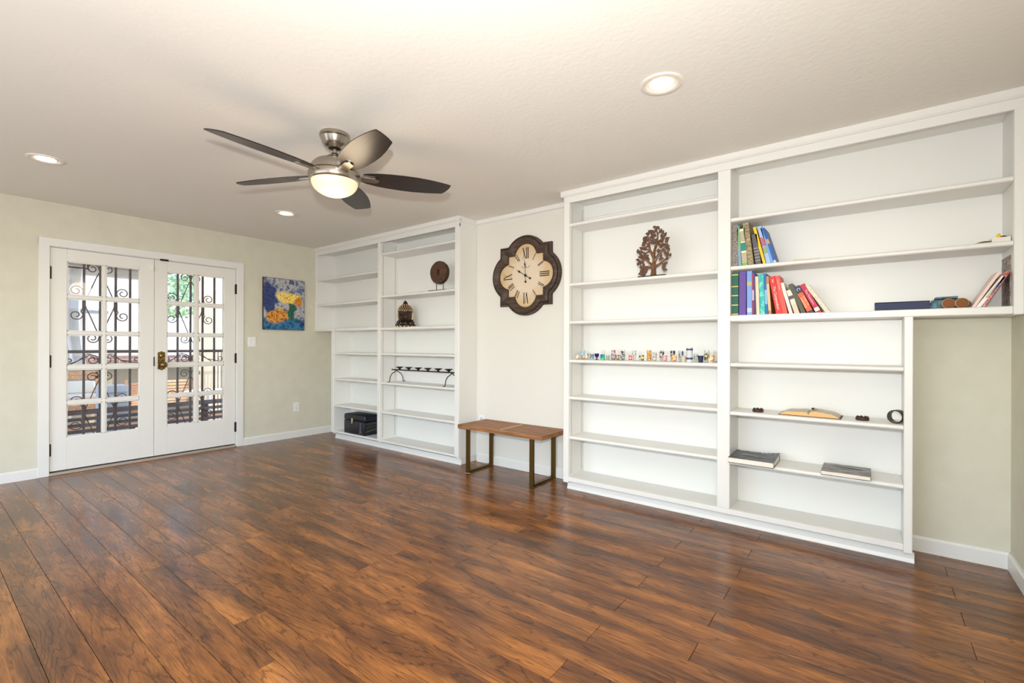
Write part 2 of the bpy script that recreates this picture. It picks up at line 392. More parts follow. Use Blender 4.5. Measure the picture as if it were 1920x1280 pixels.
def hinge(root, ox, oy, y, z0, z1):
    bm = bmesh.new(); lathe(bm, [(.007, z0), (.007, z1)], 10, XL+.004-ox, y-oy); lathe(bm, [(.0045, z1), (.003, z1+.006)], 8, XL+.004-ox, y-oy)
    bx(bm, XL-.005-ox, XL+.001-ox, y-.012-oy, y+.012-oy, z0, z1); obj('hinge', bm, BRONZE, root)
for z0, z1 in ((.176, .286), (.976, 1.086), (1.777, 1.888)):
    hinge(d1, ox1, oy1, .809, z0, z1); hinge(d2, ox2, oy2, 2.3655, z0, z1)
bm = bmesh.new(); bx(bm, -.006, .004, -.004, .003, .965, 1.06)
fp = obj('latch_plate', bm, BRONZE, d1, loc=(XL-ox1, 1.585-oy1-.002, 0))
# ornate knob on an escutcheon plate
AB = blotch('antique_brass', [(40, 30, 18), (120, 96, 50), (60, 44, 26), (165, 138, 82)], 90, .35, sharp=False); AB.node_tree.nodes['Principled BSDF'].inputs['Metallic'].default_value = .85
bm = bmesh.new(); hw, z0, z1 = .032, .925, 1.112
prism(bm, [(-hw, z0+.008), (-.012, z0), (0, z0-.006), (.012, z0), (hw, z0+.008), (hw, z1-.008), (.012, z1), (0, z1+.006), (-.012, z1), (-hw, z1-.008)], .007, 'x', 0, .002)
kn = obj('handle_plate', bm, AB, d2, loc=(XL-.006-ox2, 1.646-oy2, 0))
bm = bmesh.new(); lathe(bm, [(.012, 0), (.012, .03), (.022, .036), (.031, .048), (.031, .056), (.024, .066), (.008, .07)], 18, ax='x'); k2 = obj('knob', bm, AB, kn, True, loc=(.007, .006, .978))
bm = bmesh.new(); lathe(bm, [(.02, 0), (.018, .008), (.008, .012)], 14, ax='x'); obj('rosette', bm, AB, kn, True, loc=(.007, 0, 1.07))
bm = bmesh.new(); bx(bm, 0, .02, -.036, .036, -.011, .007, .003); obj('roller_catch', bm, BRONZE, jm, loc=(XL+.018, 1.660, 2.067))
# little white alarm contact at the top where the leaves meet
al = thing('alarm_contact', 'small white square alarm contact at the top of the left door leaf', 'sensor', (XL-.006, 1.57, 1.975))
box('sensor_body', mat('white_plastic', (238, 236, 230), .4), al, 0, .014, -.03, .006, -.036, .036, .003)
box('magnet', MC['white_plastic'], al, 0, .012, .020, .030, -.026, .022, .002)

# ---- security screen behind the glass: wrought iron bars and scrolls
def spiral(c, r0, turns, a0, sgn, n=26, k=.30):
    P = []
    for i in range(n+1):
        t = i/n; a = a0 + sgn*2*PI*turns*t; rr = r0*(1-(1-k)*t)*(1 if t < 1 else 1)
        P.append((c[0]+rr*math.cos(a), c[1]+rr*math.sin(a)))
    return P
XS = -5.93-.02
def screen(idx, bars, edge, lab):
    yc = bars[1]; root = thing('security_screen', lab, 'security grille', (XS, edge[0], .1), 0, None); oy = edge[0]
    g = lambda pts: [(0, a-oy, b-.1) for a, b in pts]
    for yb in [edge[0]] + bars + [edge[1]]:
        bm = bmesh.new(); w = .0085; bx(bm, -w, w, yb-w-oy, yb+w-oy, .08-.1, 2.02-.1); obj('bar', bm, IRON, root)
    for z0, z1, w in ((1.102, 1.131, .012), (.978, .986, .006), (.10, .125, .01), (1.99, 2.02, .01)):
        bm = bmesh.new(); bx(bm, -w, w, edge[0]-oy, edge[1]-oy, z0-.1, z1-.1); obj('crossbar', bm, IRON, root)
    bl, br = bars[0], bars[2]; hw = (br-bl)/2
    def sc(pts, rad=.0048):
        bm = bmesh.new(); tube(bm, g(pts), rad, 5); obj('scroll', bm, IRON, root, True)
    for s in (-1, 1):
        yb = yc + s*hw
        def half(zc, up, ymir=1):
            # long stem from the outer bar to the centre bar, closing in a curl beside the centre bar's far side
            a = []; d = 1 if up else -1
            pts = [(yb - s*.004, zc), (yb - s*.018, zc+d*.05), (yb - s*.055, zc+d*.15), (yc + s*.022, zc+d*.27), (yc + s*.004, zc+d*.31), (yc+s*.012, zc+d*.345)]
            cc = (yc + s*.055, zc+d*.335); a0 = math.atan2(pts[-1][1]-cc[1], pts[-1][0]-cc[0])
            sp = spiral(cc, .046, 1.35, a0, -s*d*(1), 26)
            sc(pts + sp)
            # outward curl
            c2 = (yb + s*.056, zc+d*.115)
            pts = [(yb + s*.003, zc), (yb + s*.006, zc+d*.05)]
            sp = spiral(c2, .052, 1.4, math.atan2(-d*.06, -s*.056), -s*d, 26)
            sc(pts + sp)
        half(1.58, True); half(1.58, False); half(.535, True); half(.535, False)
        # panel under the lock rail
        c3 = (yc + s*.055, 1.035)
        sc([(yb + s*.09, 1.0), (yb-s*.03, 1.075), (yc+s*.075, 1.095)] + spiral(c3, .047, 1.3, PI/2, s*1, 24))
        c4 = (edge[0 if s < 0 else 1] - s*.04, 1.03)
        sc([(yc+s*.004, 1.0), (yc+s*.02, 1.04), (yc+s*.09, 1.095), (yb+s*.04, 1.03), (c4[0], 1.0)] + spiral(c4, .03, 1.1, -PI/2, s, 18))
        for zc in (1.58, .535):
            bm = bmesh.new(); bx(bm, -.011, .011, yb-.013-oy, yb+.013-oy, zc-.07-.1, zc+.07-.1, .003); obj('collar', bm, IRON, root)
    return root
screen(1, [1.057, 1.175, 1.293, 1.407], (.915, 1.50), 'dark wrought iron security grille behind the left door leaf')
screen(2, [1.817, 1.938, 2.055, 2.173], (1.685, 2.27), 'dark wrought iron security grille behind the right door leaf')

# ================================================================ built-in bookcases
FY = 3.34                                    # face plane
def nosing_shelf(bm, x0, x1, y0, y1, z0, z1):
    # plank with rounded front edge
    h = (z1-z0)/2; pts = [(y1, z0), (y1, z1), (y0+h, z1)]
    for i in range(1, 6):
        a = PI/2 + PI*i/6; pts.append((y0+h+h*math.cos(a), z0+h+h*math.sin(a)))
    pts.append((y0+h, z0)); prism(bm, pts, x1-x0, 'x', x0)
PIN = None
def pin_material():
    m, n, b = newmat('shelf_pin_strip'); tc = n.nodes.new('ShaderNodeTexCoord'); sp = n.nodes.new('ShaderNodeSeparateXYZ'); n.links.new(tc.outputs['Object'], sp.inputs[0])
    a = n.nodes.new('ShaderNodeMath'); a.operation = 'MULTIPLY'; a.inputs[1].default_value = 80; n.links.new(sp.outputs[2], a.inputs[0])
    f = n.nodes.new('ShaderNodeMath'); f.operation = 'FRACT'; n.links.new(a.outputs[0], f.inputs[0])
    r_ = n.nodes.new('ShaderNodeValToRGB'); r_.color_ramp.interpolation = 'CONSTANT'; r_.color_ramp.elements[0].color = lin((168, 162, 150)); r_.color_ramp.elements[1].position = .4; r_.color_ramp.elements[1].color = lin((225, 222, 214))
    n.links.new(f.outputs[0], r_.inputs[0]); n.links.new(r_.outputs[0], b.inputs['Base Color']); b.inputs['Roughness'].default_value = .4; return m
PIN = pin_material()
def bookcase(label, org, bays, stiles, ends, hang, crown, kick, side):
    """bays: (x0,x1,zbottom,[shelf tops]); stiles: (x0,x1,z0,z1)"""
    root = thing('built_in_bookcase', label, 'bookcase', org); X0 = org[0]
    X = lambda a: a-X0; yo = org[1]; f = FY-yo; back = YB-.002-yo
    def B(name, x0, x1, y0, y1, z0, z1, bev=.0015): return box(name, WHITE, root, X(x0), X(x1), y0, y1, z0, z1, bev)
    for x0, x1, z0, z1 in stiles: B('stile', x0, x1, f, f+.020, z0, z1, .003)
    for x0, x1, z0, z1 in side: B('side_panel', x0, x1, f+.020 if not (x0, x1, z0, z1) == side[-1] or hang == 'none' else f+.020, back, z0, z1)
    for bay in bays:
        x0, x1, zb, tops, fl = bay[:5]; ztop = bay[5] if len(bay) > 5 else 2.40
        B('back_panel', x0-.002, x1+.002, back-.014, back, zb-.02, ztop, 0)
        for k, zt in enumerate(tops):
            th = .027 if k not in fl else .036
            bm = bmesh.new(); nosing_shelf(bm, X(x0)+.001, X(x1)-.001, f+.004 - (.006 if k in fl else 0), back-.016, zt-th, zt); obj('shelf', bm, WHITE, root, True)
        for xs in ((x0+.0005, x0+.0035), (x1-.0035, x1-.0005)):
            for yy in (f+.035, back-.06):
                if abs(x0+1.961) < .3 or abs(x0+4.463) < .3:
                    bm = bmesh.new(); bx(bm, X(xs[0]), X(xs[1])-(.0 if xs[0] < (x0+x1)/2 else 0), yy, yy+.013, zb+.02, 2.36); obj('pin_strip', bm, PIN, root)
    # top: rail, crown, lid
    cx0, cx1 = crown
    B('top_rail', ends[0], ends[1], f-.001, f+.019, 2.366, 2.44, .002)
    bm = bmesh.new(); prism(bm, [(f-.002, 2.418), (f-.008, 2.418), (f-.017, 2.430), (f-.017, HC-.0005), (f+.019, HC-.0005), (f+.019, 2.44), (f-.002, 2.44)], X(cx1)-X(cx0), 'x', X(cx0)); obj('crown_molding', bm, WHITE, root)
    B('top_panel', ends[0]+.01, ends[1]-.01, f+.021, back, 2.40, 2.416)
    # toe kick with a flared shoe strip
    kx0, kx1 = kick
    B('toe_kick', kx0, kx1, f+.048, back, 0, .060)
    bm = bmesh.new(); prism(bm, [(f+.048, .058), (f+.046, .058), (f+.044, .022), (f+.037, .004), (f+.037, 0), (f+.048, 0)], X(kx1)-X(kx0)+.012, 'x', X(kx0)-.006); obj('shoe_molding', bm, WHITE, root)
    return root, X, f, back
# --- left unit: x -5.853 .. -3.21
rootL, XX, f, back = bookcase('white built-in bookcase in the left corner beside the glass doors', (-4.5, FY, 0),
    bays=[(-5.815, -4.512, 1.40, [2.055, 1.722], ()), (-5.405, -4.512, .10, [1.095, .767, .430], (), 1.368), (-4.463, -3.272, .105, [2.245, 1.757, 1.392, 1.098, .766, .432], (2,))],
    stiles=[(-5.852, -5.815, 1.37, 2.40), (-5.462, -5.405, .075, 1.37), (-4.512, -4.463, .1025, 2.366), (-3.272, -3.212, .082, 2.40)],
    ends=(-5.852, -3.212), hang='l', crown=(-5.852, -3.196), kick=(-5.42, -3.222),
    side=[(-5.852, -5.815, 1.37, 2.40), (-5.440, -5.405, .06, 1.37), (-4.512, -4.463, .06, 2.40), (-3.272, -3.212, .06, 2.44)])
def LB(name, x0, x1, y0, y1, z0, z1, bev=.002, root=rootL, X=XX): return box(name, WHITE, root, X(x0), X(x1), y0, y1, z0, z1, bev)
LB('shelf', -5.815, -4.512, f+.02, back-.015, 1.366, 1.394); LB('rail', -5.815, -4.512, f, f+.02, 1.366, 1.396, .003)
LB('rail', -5.405, -3.272, f, f+.02, .080, .102, .003); LB('bottom_shelf', -5.405, -3.272, f+.02, back-.015, .082, .102)
bm = bmesh.new(); prism(bm, [(XX(-3.212), 2.418), (XX(-3.206), 2.418), (XX(-3.196), 2.430), (XX(-3.196), HC-.0005), (XX(-3.24), HC-.0005), (XX(-3.24), 2.441), (XX(-3.212), 2.441)], back-f-.0205, 'y', f+.0195); obj('crown_return', bm, WHITE, rootL)
# --- right unit: x -2.014 .. .609
rootR, XX2, f, back = bookcase('large white built-in bookcase on the right, holding the colourful books', (-.7, FY, 0),
    bays=[(-1.961, -.810, .11, [2.200, 1.706, 1.394, 1.076, .772, .445], ()), (-.730, .156, .10, [1.080, .758, .432], (), 1.358), (-.730, .571, 1.39, [2.043, 1.722], ())],
    stiles=[(-2.014, -1.961, .06, 2.40), (-.810, -.730, .1085, 2.366), (.156, .194, .06, 1.355), (.571, .607, 1.352, 2.40)],
    ends=(-2.014, .607), hang='r', crown=(-2.036, .607), kick=(-1.99, .198),
    side=[(-2.014, -1.961, .06, 2.44), (-.810, -.730, .06, 2.40), (.156, .194, .06, 1.355), (.571, .607, 1.352, 2.40)])
def RB(name, x0, x1, y0, y1, z0, z1, bev=.002): return LB(name, x0, x1, y0, y1, z0, z1, bev, rootR, XX2)
RB('shelf', -.730, .571, f+.02, back-.015, 1.356, 1.394); RB('rail', -.730, .571, f-.002, f+.02, 1.354, 1.395, .005)
RB('rail', -1.961, .156, f, f+.02, .072, .108, .003); RB('bottom_shelf', -1.961, .156, f+.02, back-.015, .085, .108)
box('back_cleat', WHITE, rootR, XX2(-1.961), XX2(-.81), back-.022, back-.0145, 2.29, 2.399, .001)
box('back_cleat', WHITE, rootL, XX(-4.463), XX(-3.272), back-.022, back-.0145, 2.30, 2.399, .001)

# ================================================================ ceiling fan
FX, FYY = -2.576, 1.594
fan = thing('ceiling_fan', 'brushed nickel ceiling fan with five dark wood blades and a lit frosted bowl', 'ceiling fan', (FX, FYY, HC))
Zf = lambda z: z-HC
bm = bmesh.new(); lathe(bm, [(.086, 0), (.088, -.012), (.088, -.020), (.084, -.023), (.080, -.030), (.070, -.058), (.055, -.078), (.036, -.088), (.034, -.080)], 40); obj('canopy', bm, NICKEL, fan, True)
bm = bmesh.new(); lathe(bm, [(.034, -.080), (.022, -.090), (.014, -.092)], 24); lathe(bm, [(.019, -.118), (.021, -.122), (.021, -.132)], 24); obj('collar', bm, BLACK, fan, True)
bm = bmesh.new(); lathe(bm, [(.0125, -.075), (.0125, -.135)], 20); obj('downrod', bm, NICKEL, fan, True)
bm = bmesh.new(); lathe(bm, [(.022, -.130), (.044, -.136), (.050, -.146), (.075, -.155), (.112, -.172), (.133, -.194), (.143, -.218), (.146, -.236), (.140, -.240)], 48); obj('motor_housing', bm, NICKEL, fan, True)
bm = bmesh.new(); lathe(bm, [(.138, -.240), (.150, -.243), (.153, -.250), (.150, -.276), (.146, -.288), (.141, -.292), (.135, -.290)], 48); obj('light_ring', bm, NICKEL, fan, True)
BOWL = emis('frosted_bowl_lit', (255, 220, 180), .38)
BOWL.node_tree.nodes['Principled BSDF'].inputs['Roughness'].default_value = .3
bm = bmesh.new(); P = [(.135, -.286)]
for i in range(1, 13):
    a = i/12*PI/2; P.append((.135*math.cos(a)+.0001, -.288-.090*math.sin(a)))
lathe(bm, P, 48); obj('glass_bowl', bm, BOWL, fan, True)
BLADE_B = mat('espresso_blade_wood', (46, 32, 27), .32, var=.3, vs=40)
def blade_wood():
    return grain_wood('espresso_blade_grain', (20, 12, 10), (44, 28, 23), (5, 60, 30), .30, .05)
BW = blade_wood()
def blade(angle):
    st = [(.162, .044), (.19, .056), (.25, .070), (.32, .079), (.40, .084), (.48, .084), (.56, .077), (.63, .066), (.68, .055)]
    bm = bmesh.new(); th = .006
    outline = [(x, -w_) for x, w_ in st] + [(.706, -.048), (.709, -.044), (.706, -.02), (.699, .005), (.688, .032), (.676, .054), (.670, .060)] + [(x, w_) for x, w_ in st[:-1]][::-1]
    prism(bm, outline, th, 'z', -th/2, .0015)
    ang = math.radians(12.5)
    R = Matrix.Rotation(angle, 4, 'Z') @ Matrix.Translation((0, 0, Zf(2.222))) @ Matrix.Rotation(-ang, 4, 'X')
    o = obj('blade', bm, BW, fan); o.matrix_local = R
    bm = bmesh.new()     # arm plate under the blade, rounded end
    pl = [(.135, -.022), (.16, -.026), (.235, -.026)] + [(.235+.026*math.sin(i/6*PI), -.026*math.cos(i/6*PI)) for i in range(1, 6)] + [(.235, .026), (.16, .026), (.135, .022)]
    prism(bm, pl, .007, 'z', -.011, .002); bx(bm, .10, .18, -.016, .016, -.008, .006, .003)
    obj('blade_bracket', bm, NICKEL, o, False)
for k in range(5): blade(math.radians(-13+72*k))
light('fan_lamp', 'POINT', (FX, FYY, 1.98), 4, (1, .80, .55), shadow_soft_size=.12)

# ================================================================ recessed downlights
LAMP = emis('downlight_lens_lit', (255, 236, 200), 9)
def downlight(x, y, label):
    t = thing('recessed_light', label, 'ceiling light', (x, y, HC), 0)
    bm = bmesh.new(); lathe(bm, [(.098, 0), (.099, -.005), (.094, -.008), (.072, -.004), (.058, .0045), (.055, .012)], 40, cap=False); obj('trim_ring', bm, mat('downlight_trim', (236, 230, 220), .45), t, True)
    bm = bmesh.new(); lathe(bm, [(.0001, -.0005), (.052, -.0005), (.054, -.002)], 32); obj('lens', bm, LAMP, t, True)
    light('downlight_lamp', 'SPOT', (x, y, HC-.02), 9, (1, .84, .62), (0, 0, 0), spot_size=math.radians(150), spot_blend=.8, shadow_soft_size=.05)
downlight(-4.521, .601, 'lit recessed ceiling light above the left end of the glass doors')
downlight(-4.506, 2.267, 'lit recessed ceiling light behind the fan, nearest the left bookcase')
downlight(-.804, 2.243, 'large lit recessed ceiling light over the right of the room')
light('downlight_lamp', 'SPOT', (-.804, .6, HC-.02), 9, (1, .84, .62), (0, 0, 0), spot_size=math.radians(150), spot_blend=.8, shadow_soft_size=.05)

# ================================================================ wall things
def painting():
    y0, y1, z0, z1 = 2.660, 3.180, 1.375, 2.014
    t = thing('painting', 'unframed abstract canvas in blue, yellow and orange on the door wall', 'painting', (XL+.001, y0, z0))
    box('stretcher', mat('painting_edge', (52, 42, 38), .7), t, 0, .027, 0, y1-y0, 0, z1-z0, .001)
    m, n, b = newmat('abstract_canvas'); L = n.links.new
    tc = n.nodes.new('ShaderNodeTexCoord'); wn = n.nodes.new('ShaderNodeTexNoise'); wn.inputs['Scale'].default_value = 9; wn.inputs['Detail'].default_value = 5; L(tc.outputs['Object'], wn.inputs[0])
    wv = n.nodes.new('ShaderNodeVectorMath'); wv.operation = 'MULTIPLY_ADD'; wv.inputs[1].default_value = (.16, .16, .16); L(wn.outputs['Color'], wv.inputs[0]); L(tc.outputs['Object'], wv.inputs[2])
    sub = n.nodes.new('ShaderNodeVectorMath'); sub.operation = 'SUBTRACT'; sub.inputs[1].default_value = (.08, .08, .08); L(wv.outputs[0], sub.inputs[0])
    def noise_cols(sc, cols):
        t_ = n.nodes.new('ShaderNodeTexNoise'); t_.inputs['Scale'].default_value = sc; t_.inputs['Detail'].default_value = 4; L(tc.outputs['Object'], t_.inputs[0])
        rp = n.nodes.new('ShaderNodeValToRGB'); e = rp.color_ramp.elements
        e[0].position = .36; e[0].color = lin(cols[0]); e[1].position = .64; e[1].color = lin(cols[-1])
        for i, c in enumerate(cols[1:-1]): x = e.new(.36+.28*(i+1)/(len(cols)-1)); x.color = lin(c)
        L(t_.outputs['Fac'], rp.inputs[0]); return rp.outputs[0]
    cur = noise_cols(14, [(70, 84, 120), (150, 156, 165), (196, 190, 176), (160, 165, 180), (90, 104, 140)])
    def blob(cur, cy, cz, ry, rz, cols, sc=30, soft=.12):
        s = n.nodes.new('ShaderNodeVectorMath'); s.operation = 'SUBTRACT'; s.inputs[1].default_value = (0, cy, cz); L(sub.outputs[0], s.inputs[0])
        d = n.nodes.new('ShaderNodeVectorMath'); d.operation = 'MULTIPLY'; d.inputs[1].default_value = (0, 1/ry, 1/rz); L(s.outputs[0], d.inputs[0])
        ln = n.nodes.new('ShaderNodeVectorMath'); ln.operation = 'LENGTH'; L(d.outputs[0], ln.inputs[0])
        mr = n.nodes.new('ShaderNodeMapRange'); mr.inputs[1].default_value = 1-soft; mr.inputs[2].default_value = 1+soft; mr.inputs[3].default_value = 1; mr.inputs[4].default_value = 0; L(ln.outputs['Value'], mr.inputs[0])
        mx = n.nodes.new('ShaderNodeMix'); mx.data_type = 'RGBA'; L(mr.outputs[0], mx.inputs[0]); L(cur, mx.inputs[6]); L(noise_cols(sc, cols), mx.inputs[7]); return mx.outputs[2]
    cur = blob(cur, .24, .02, .42, .15, [(16, 52, 96), (30, 96, 140), (60, 130, 170), (20, 60, 110)], 16)
    cur = blob(cur, .07, .40, .09, .20, [(24, 36, 82), (60, 76, 130), (30, 44, 96)])
    cur = blob(cur, .34, .24, .055, .12, [(14, 60, 46), (40, 110, 70), (20, 70, 90)])
    cur = blob(cur, .30, .41, .15, .075, [(226, 160, 20), (244, 214, 70), (246, 236, 170), (230, 150, 20)], 26)
    cur = blob(cur, .43, .36, .05, .05, [(226, 150, 20), (190, 110, 30)])
    cur = blob(cur, .165, .17, .125, .085, [(90, 44, 26), (206, 110, 30), (236, 186, 70), (130, 60, 26)], 34)
    L(cur, b.inputs['Base Color']); b.inputs['Roughness'].default_value = .55
    bm = bmesh.new(); bx(bm, .027, .0285, .004, y1-y0-.004, .004, z1-z0-.004); obj('canvas', bm, m, t)
painting()
PL_ = mat('switch_plate_white', (236, 236, 234), .35)
t = thing('light_switch', 'white double rocker light switch beside the door casing', 'light switch', (XL, 2.541, 1.222))
box('wall_plate', PL_, t, 0, .006, -.047, .047, -.058, .058, .003)
for s in (-1, 1): box('rocker', PL_, t, .006, .010, s*.023-.016, s*.023+.016, -.033, .033, .002)
t = thing('power_outlet', 'white duplex power outlet low on the door wall', 'power outlet', (XL, 3.09, .39))
box('wall_plate', PL_, t, 0, .006, -.037, .037, -.060, .060, .003)
for s in (-1, 1):
    q = box('socket', PL_, t, .006, .009, -.017, .017, s*.022-.014, s*.022+.014, .004)
    for a in (-.006, .006): box('slot', DARKM, q, .0088, .0094, a-.001, a+.001, s*.022-.004, s*.022+.006, 0)
t = thing('power_outlet', 'white outlet plate on the wall panel just above the bench top', 'power outlet', (-3.135, YB-.012, .42))
box('wall_plate', PL_, t, -.037, .037, -.006, 0, -.060, .060, .003)
for s in (-1, 1): box('socket', mat('socket_face', (200, 200, 205), .4), t, -.017, .017, -.009, -.006, s*.022-.014, s*.022+.014, .004)

# ---- quatrefoil wall clock
def quat(s, c, R, n=96):
    pts = []
    for i in range(n):
        a = 2*PI*i/n; dx, dz = math.cos(a), math.sin(a)
        rs = s/max(abs(dx), abs(dz)); best = rs
        for cx, cz in ((c, 0), (-c, 0), (0, c), (0, -c)):
            bq = dx*cx+dz*cz; disc = bq*bq-(c*c-R*R)
            if disc > 0: best = max(best, bq+math.sqrt(disc))
        pts.append((best*dx, best*dz))
    return pts
def clock():
    t = thing('wall_clock', 'quatrefoil wall clock with dark wood frame and cream roman numeral dial', 'clock', (-2.580, YB-.012, 1.853))
    wood = grain_wood('dark_clock_wood', (50, 38, 31), (86, 67, 54), (8, 8, 60), .6, .4)
    # profile: (t outer->inner, depth toward room)
    prof = [(0, 0), (0, .026), (.06, .036), (.14, .038), (.20, .028), (.25, .028), (.30, .046), (.5, .056), (.72, .050), (.84, .036), (.90, .034), (.94, .028), (1.0, .012), (1.0, 0)]
    bm = bmesh.new(); rings = []; N = 144
    for q, d in prof:
        s = .290+(.195-.290)*q; c = .147+(.183-.147)*q; R = .238+(.119-.238)*q
        rings.append([bm.verts.new((a*1.02, -d, b*.985)) for a, b in quat(s, c, R, N)])
    for a, b in zip(rings, rings[1:]):
        for i in range(N): bm.faces.new((a[i], a[(i+1) % N], b[(i+1) % N], b[i]))
    obj('frame', bm, wood, t, True)
    bm = bmesh.new(); prism(bm, [(a*1.02, b*.985) for a, b in quat(.198, .183, .122, N)], .012, 'y', -.013)
    m, n, b = newmat('aged_clock_dial'); L = n.links.new; tc = n.nodes.new('ShaderNodeTexCoord'); ln = n.nodes.new('ShaderNodeVectorMath'); ln.operation = 'LENGTH'; L(tc.outputs['Object'], ln.inputs[0])
    nz = n.nodes.new('ShaderNodeTexNoise'); nz.inputs['Scale'].default_value = 14; nz.inputs['Detail'].default_value = 4; L(tc.outputs['Object'], nz.inputs[0])
    ad = n.nodes.new('ShaderNodeMath'); ad.operation = 'MULTIPLY_ADD'; ad.inputs[1].default_value = .16; L(nz.outputs['Fac'], ad.inputs[0]); L(ln.outputs['Value'], ad.inputs[2])
    rp = n.nodes.new('ShaderNodeValToRGB'); e = rp.color_ramp.elements; e[0].position = .22; e[0].color = lin((224, 206, 182)); e[1].position = .40; e[1].color = lin((206, 172, 116)); L(ad.outputs[0], rp.inputs[0]); L(rp.outputs[0], b.inputs['Base Color'])
    b.inputs['Roughness'].default_value = .35
    obj('dial', bm, m, t)
    ink = mat('clock_ink', (40, 34, 30), .6)
    def stroke(bm, M2, x0, z0, x1, z1, w):
        d = Vector((x1-x0, z1-z0)); nn = Vector((-d.y, d.x)).normalized()*w/2
        q = [(x0+nn.x, z0+nn.y), (x1+nn.x, z1+nn.y), (x1-nn.x, z1-nn.y), (x0-nn.x, z0-nn.y)]
        A = [bm.verts.new(M2 @ Vector((a, -.0142, b))) for a, b in q]; B = [bm.verts.new(M2 @ Vector((a, -.0128, b))) for a, b in q]
        bm.faces.new(A); bm.faces.new(B)
        for i in range(4): bm.faces.new((A[i], A[(i+1) % 4], B[(i+1) % 4], B[i]))
    names = ['XII', 'I', 'II', 'III', 'IV', 'V', 'VI', 'VII', 'VIII', 'IX', 'X', 'XI']
    for h, s in enumerate(names):
        card = h % 3 == 0; H = .104 if card else .068; rad = .213 if card else .196; k = H/.104
        wd = {'I': .018, 'V': .040, 'X': .040}; sc_ = (1 if card else .9)*k
        tot = sum(wd[c] for c in s)*sc_; x = -tot/2; bm = bmesh.new()
        a = -2*PI*h/12; M2 = Matrix.Rotation(-a, 4, 'Y') @ Matrix.Translation((0, 0, rad))
        if h in (5, 6, 7, 4, 8): pass
        for c in s:
            w = wd[c]*sc_; m0 = x+w/2; thick, thin = .0095*k, .0032*k
            if c == 'I': stroke(bm, M2, m0, -H/2, m0, H/2, thick); 
            if c == 'V': stroke(bm, M2, x+w*.12, H/2, m0, -H/2, thick); stroke(bm, M2, x+w*.88, H/2, m0, -H/2, thin)
            if c == 'X': stroke(bm, M2, x+w*.1, H/2, x+w*.9, -H/2, thick); stroke(bm, M2, x+w*.9, H/2, x+w*.1, -H/2, thin)
            for e_ in ((-1, 1) if c == 'I' else ()): stroke(bm, M2, x+w*.06, e_*H/2, x+w*.94, e_*H/2, .0011*k)
            x += w
        obj('numeral', bm, ink, t)
    bm = bmesh.new()   # small ornament under XII and faint line of script over VI
    for s in (-1, 1):
        P = [(s*.004, -.0135, .082)] + [(s*(.022+.016*math.cos(a)), -.0135, .086+.012*math.sin(a)) for a in [PI+s*0+i*PI/7 for i in range(0, 9)]]
        tube(bm, P, .0016, 4); tube(bm, [(0, -.0135, .078), (s*.03, -.0135, .073), (s*.052, -.0135, .092)], .0013, 4)
    tube(bm, [(0, -.0135, .07), (0, -.0135, .1)], .002, 4); obj('ornament', bm, mat('faded_ink', (120, 104, 84), .7), t)
    hand = mat('clock_hand_black', (24, 20, 18), .4)
    def handm(name, ang, L_, tail, w, zoff):
        bm = bmesh.new()
        prism(bm, [(-w, -tail), (w, -tail), (w*.8, L_*.55), (w*2.6, L_*.62), (w*3.4, L_*.70), (w*.9, L_*.80), (0, L_), (-w*.9, L_*.80), (-w*3.4, L_*.70), (-w*2.6, L_*.62), (-w*.8, L_*.55)], .002, 'y', zoff)
        lathe(bm, [(.001, zoff-.001), (.0105, zoff-.001), (.0105, zoff+.002), (.001, zoff+.002)], 16, 0, -tail, ax='y')
        # lathe about y uses (x, z) plane centre
        bm.transform(Matrix.Rotation(ang, 4, 'Y')); obj(name, bm, hand, t)
    handm('minute_hand', math.radians(-3), .155, .060, .0022, -.022)
    handm('hour_hand', math.radians(-60), .125, .062, .0032, -.019)
    bm = bmesh.new(); lathe(bm, [(.013, -.012), (.013, -.022), (.007, -.026), (.001, -.026)], 18, ax='y'); obj('hub', bm, hand, t, True)
clock()

# ================================================================ bench
bench = thing('bench', 'slatted wooden bench with flat bronze metal legs between the bookcases', 'bench', (-2.62, 3.42, 0))
BWD = grain_wood('oiled_bench_wood', (112, 72, 42), (174, 120, 76), (4, 50, 50), .5, .15)
x0, x1, y0, y1, zt, th = -.455, .492, -.235, .178, .446, .036
w = (x1-x0)
fr = .040
n_s = 9; iw = (y1-y0-2*fr)/n_s
for a in (y0, y1-fr): box('frame_rail', BWD, bench, x0, x1, a, a+fr-.0015, zt-th, zt, .002)
for a in (x0, x1-.034): box('end_rail', BWD, bench, a, a+.034, y0+fr, y1-fr, zt-th, zt, .002)
mid = (x0+x1)/2+.01
for i in range(n_s):
    a = y0+fr+i*iw
    for c, d in ((x0+.036, mid-.005), (mid+.005, x1-.036)): box('slat', BWD, bench, c, d, a+.0035, a+iw-.0035, zt-th*.8, zt-.001, .0015)
box('divider', mat('pale_inlay', (232, 206, 172), .5), bench, mid-.0048, mid+.0048, y0+fr, y1-fr, zt-th*.8, zt+.0004, .0008)
LEG = mat('antique_bronze_metal', (104, 82, 40), .38, .85)
for nm, xl in (('l', -.385), ('r', .345)):
    bm = bmesh.new(); lw = .040; d = .018; ya, yb = y0+.04, y1-.035
    bx(bm, xl, xl+lw, ya, ya+d, 0, zt-th); obj('leg', bm, LEG, bench)
    bm = bmesh.new(); bx(bm, xl, xl+lw, yb, yb+d, 0, zt-th); obj('leg', bm, LEG, bench)
    bm = bmesh.new(); bx(bm, xl, xl+lw, ya+d, yb, 0, .018); obj('floor_bar', bm, LEG, bench)
    bm = bmesh.new(); bx(bm, xl, xl+lw, ya+d, yb, zt-th-.012, zt-th); obj('top_bar', bm, LEG, bench)

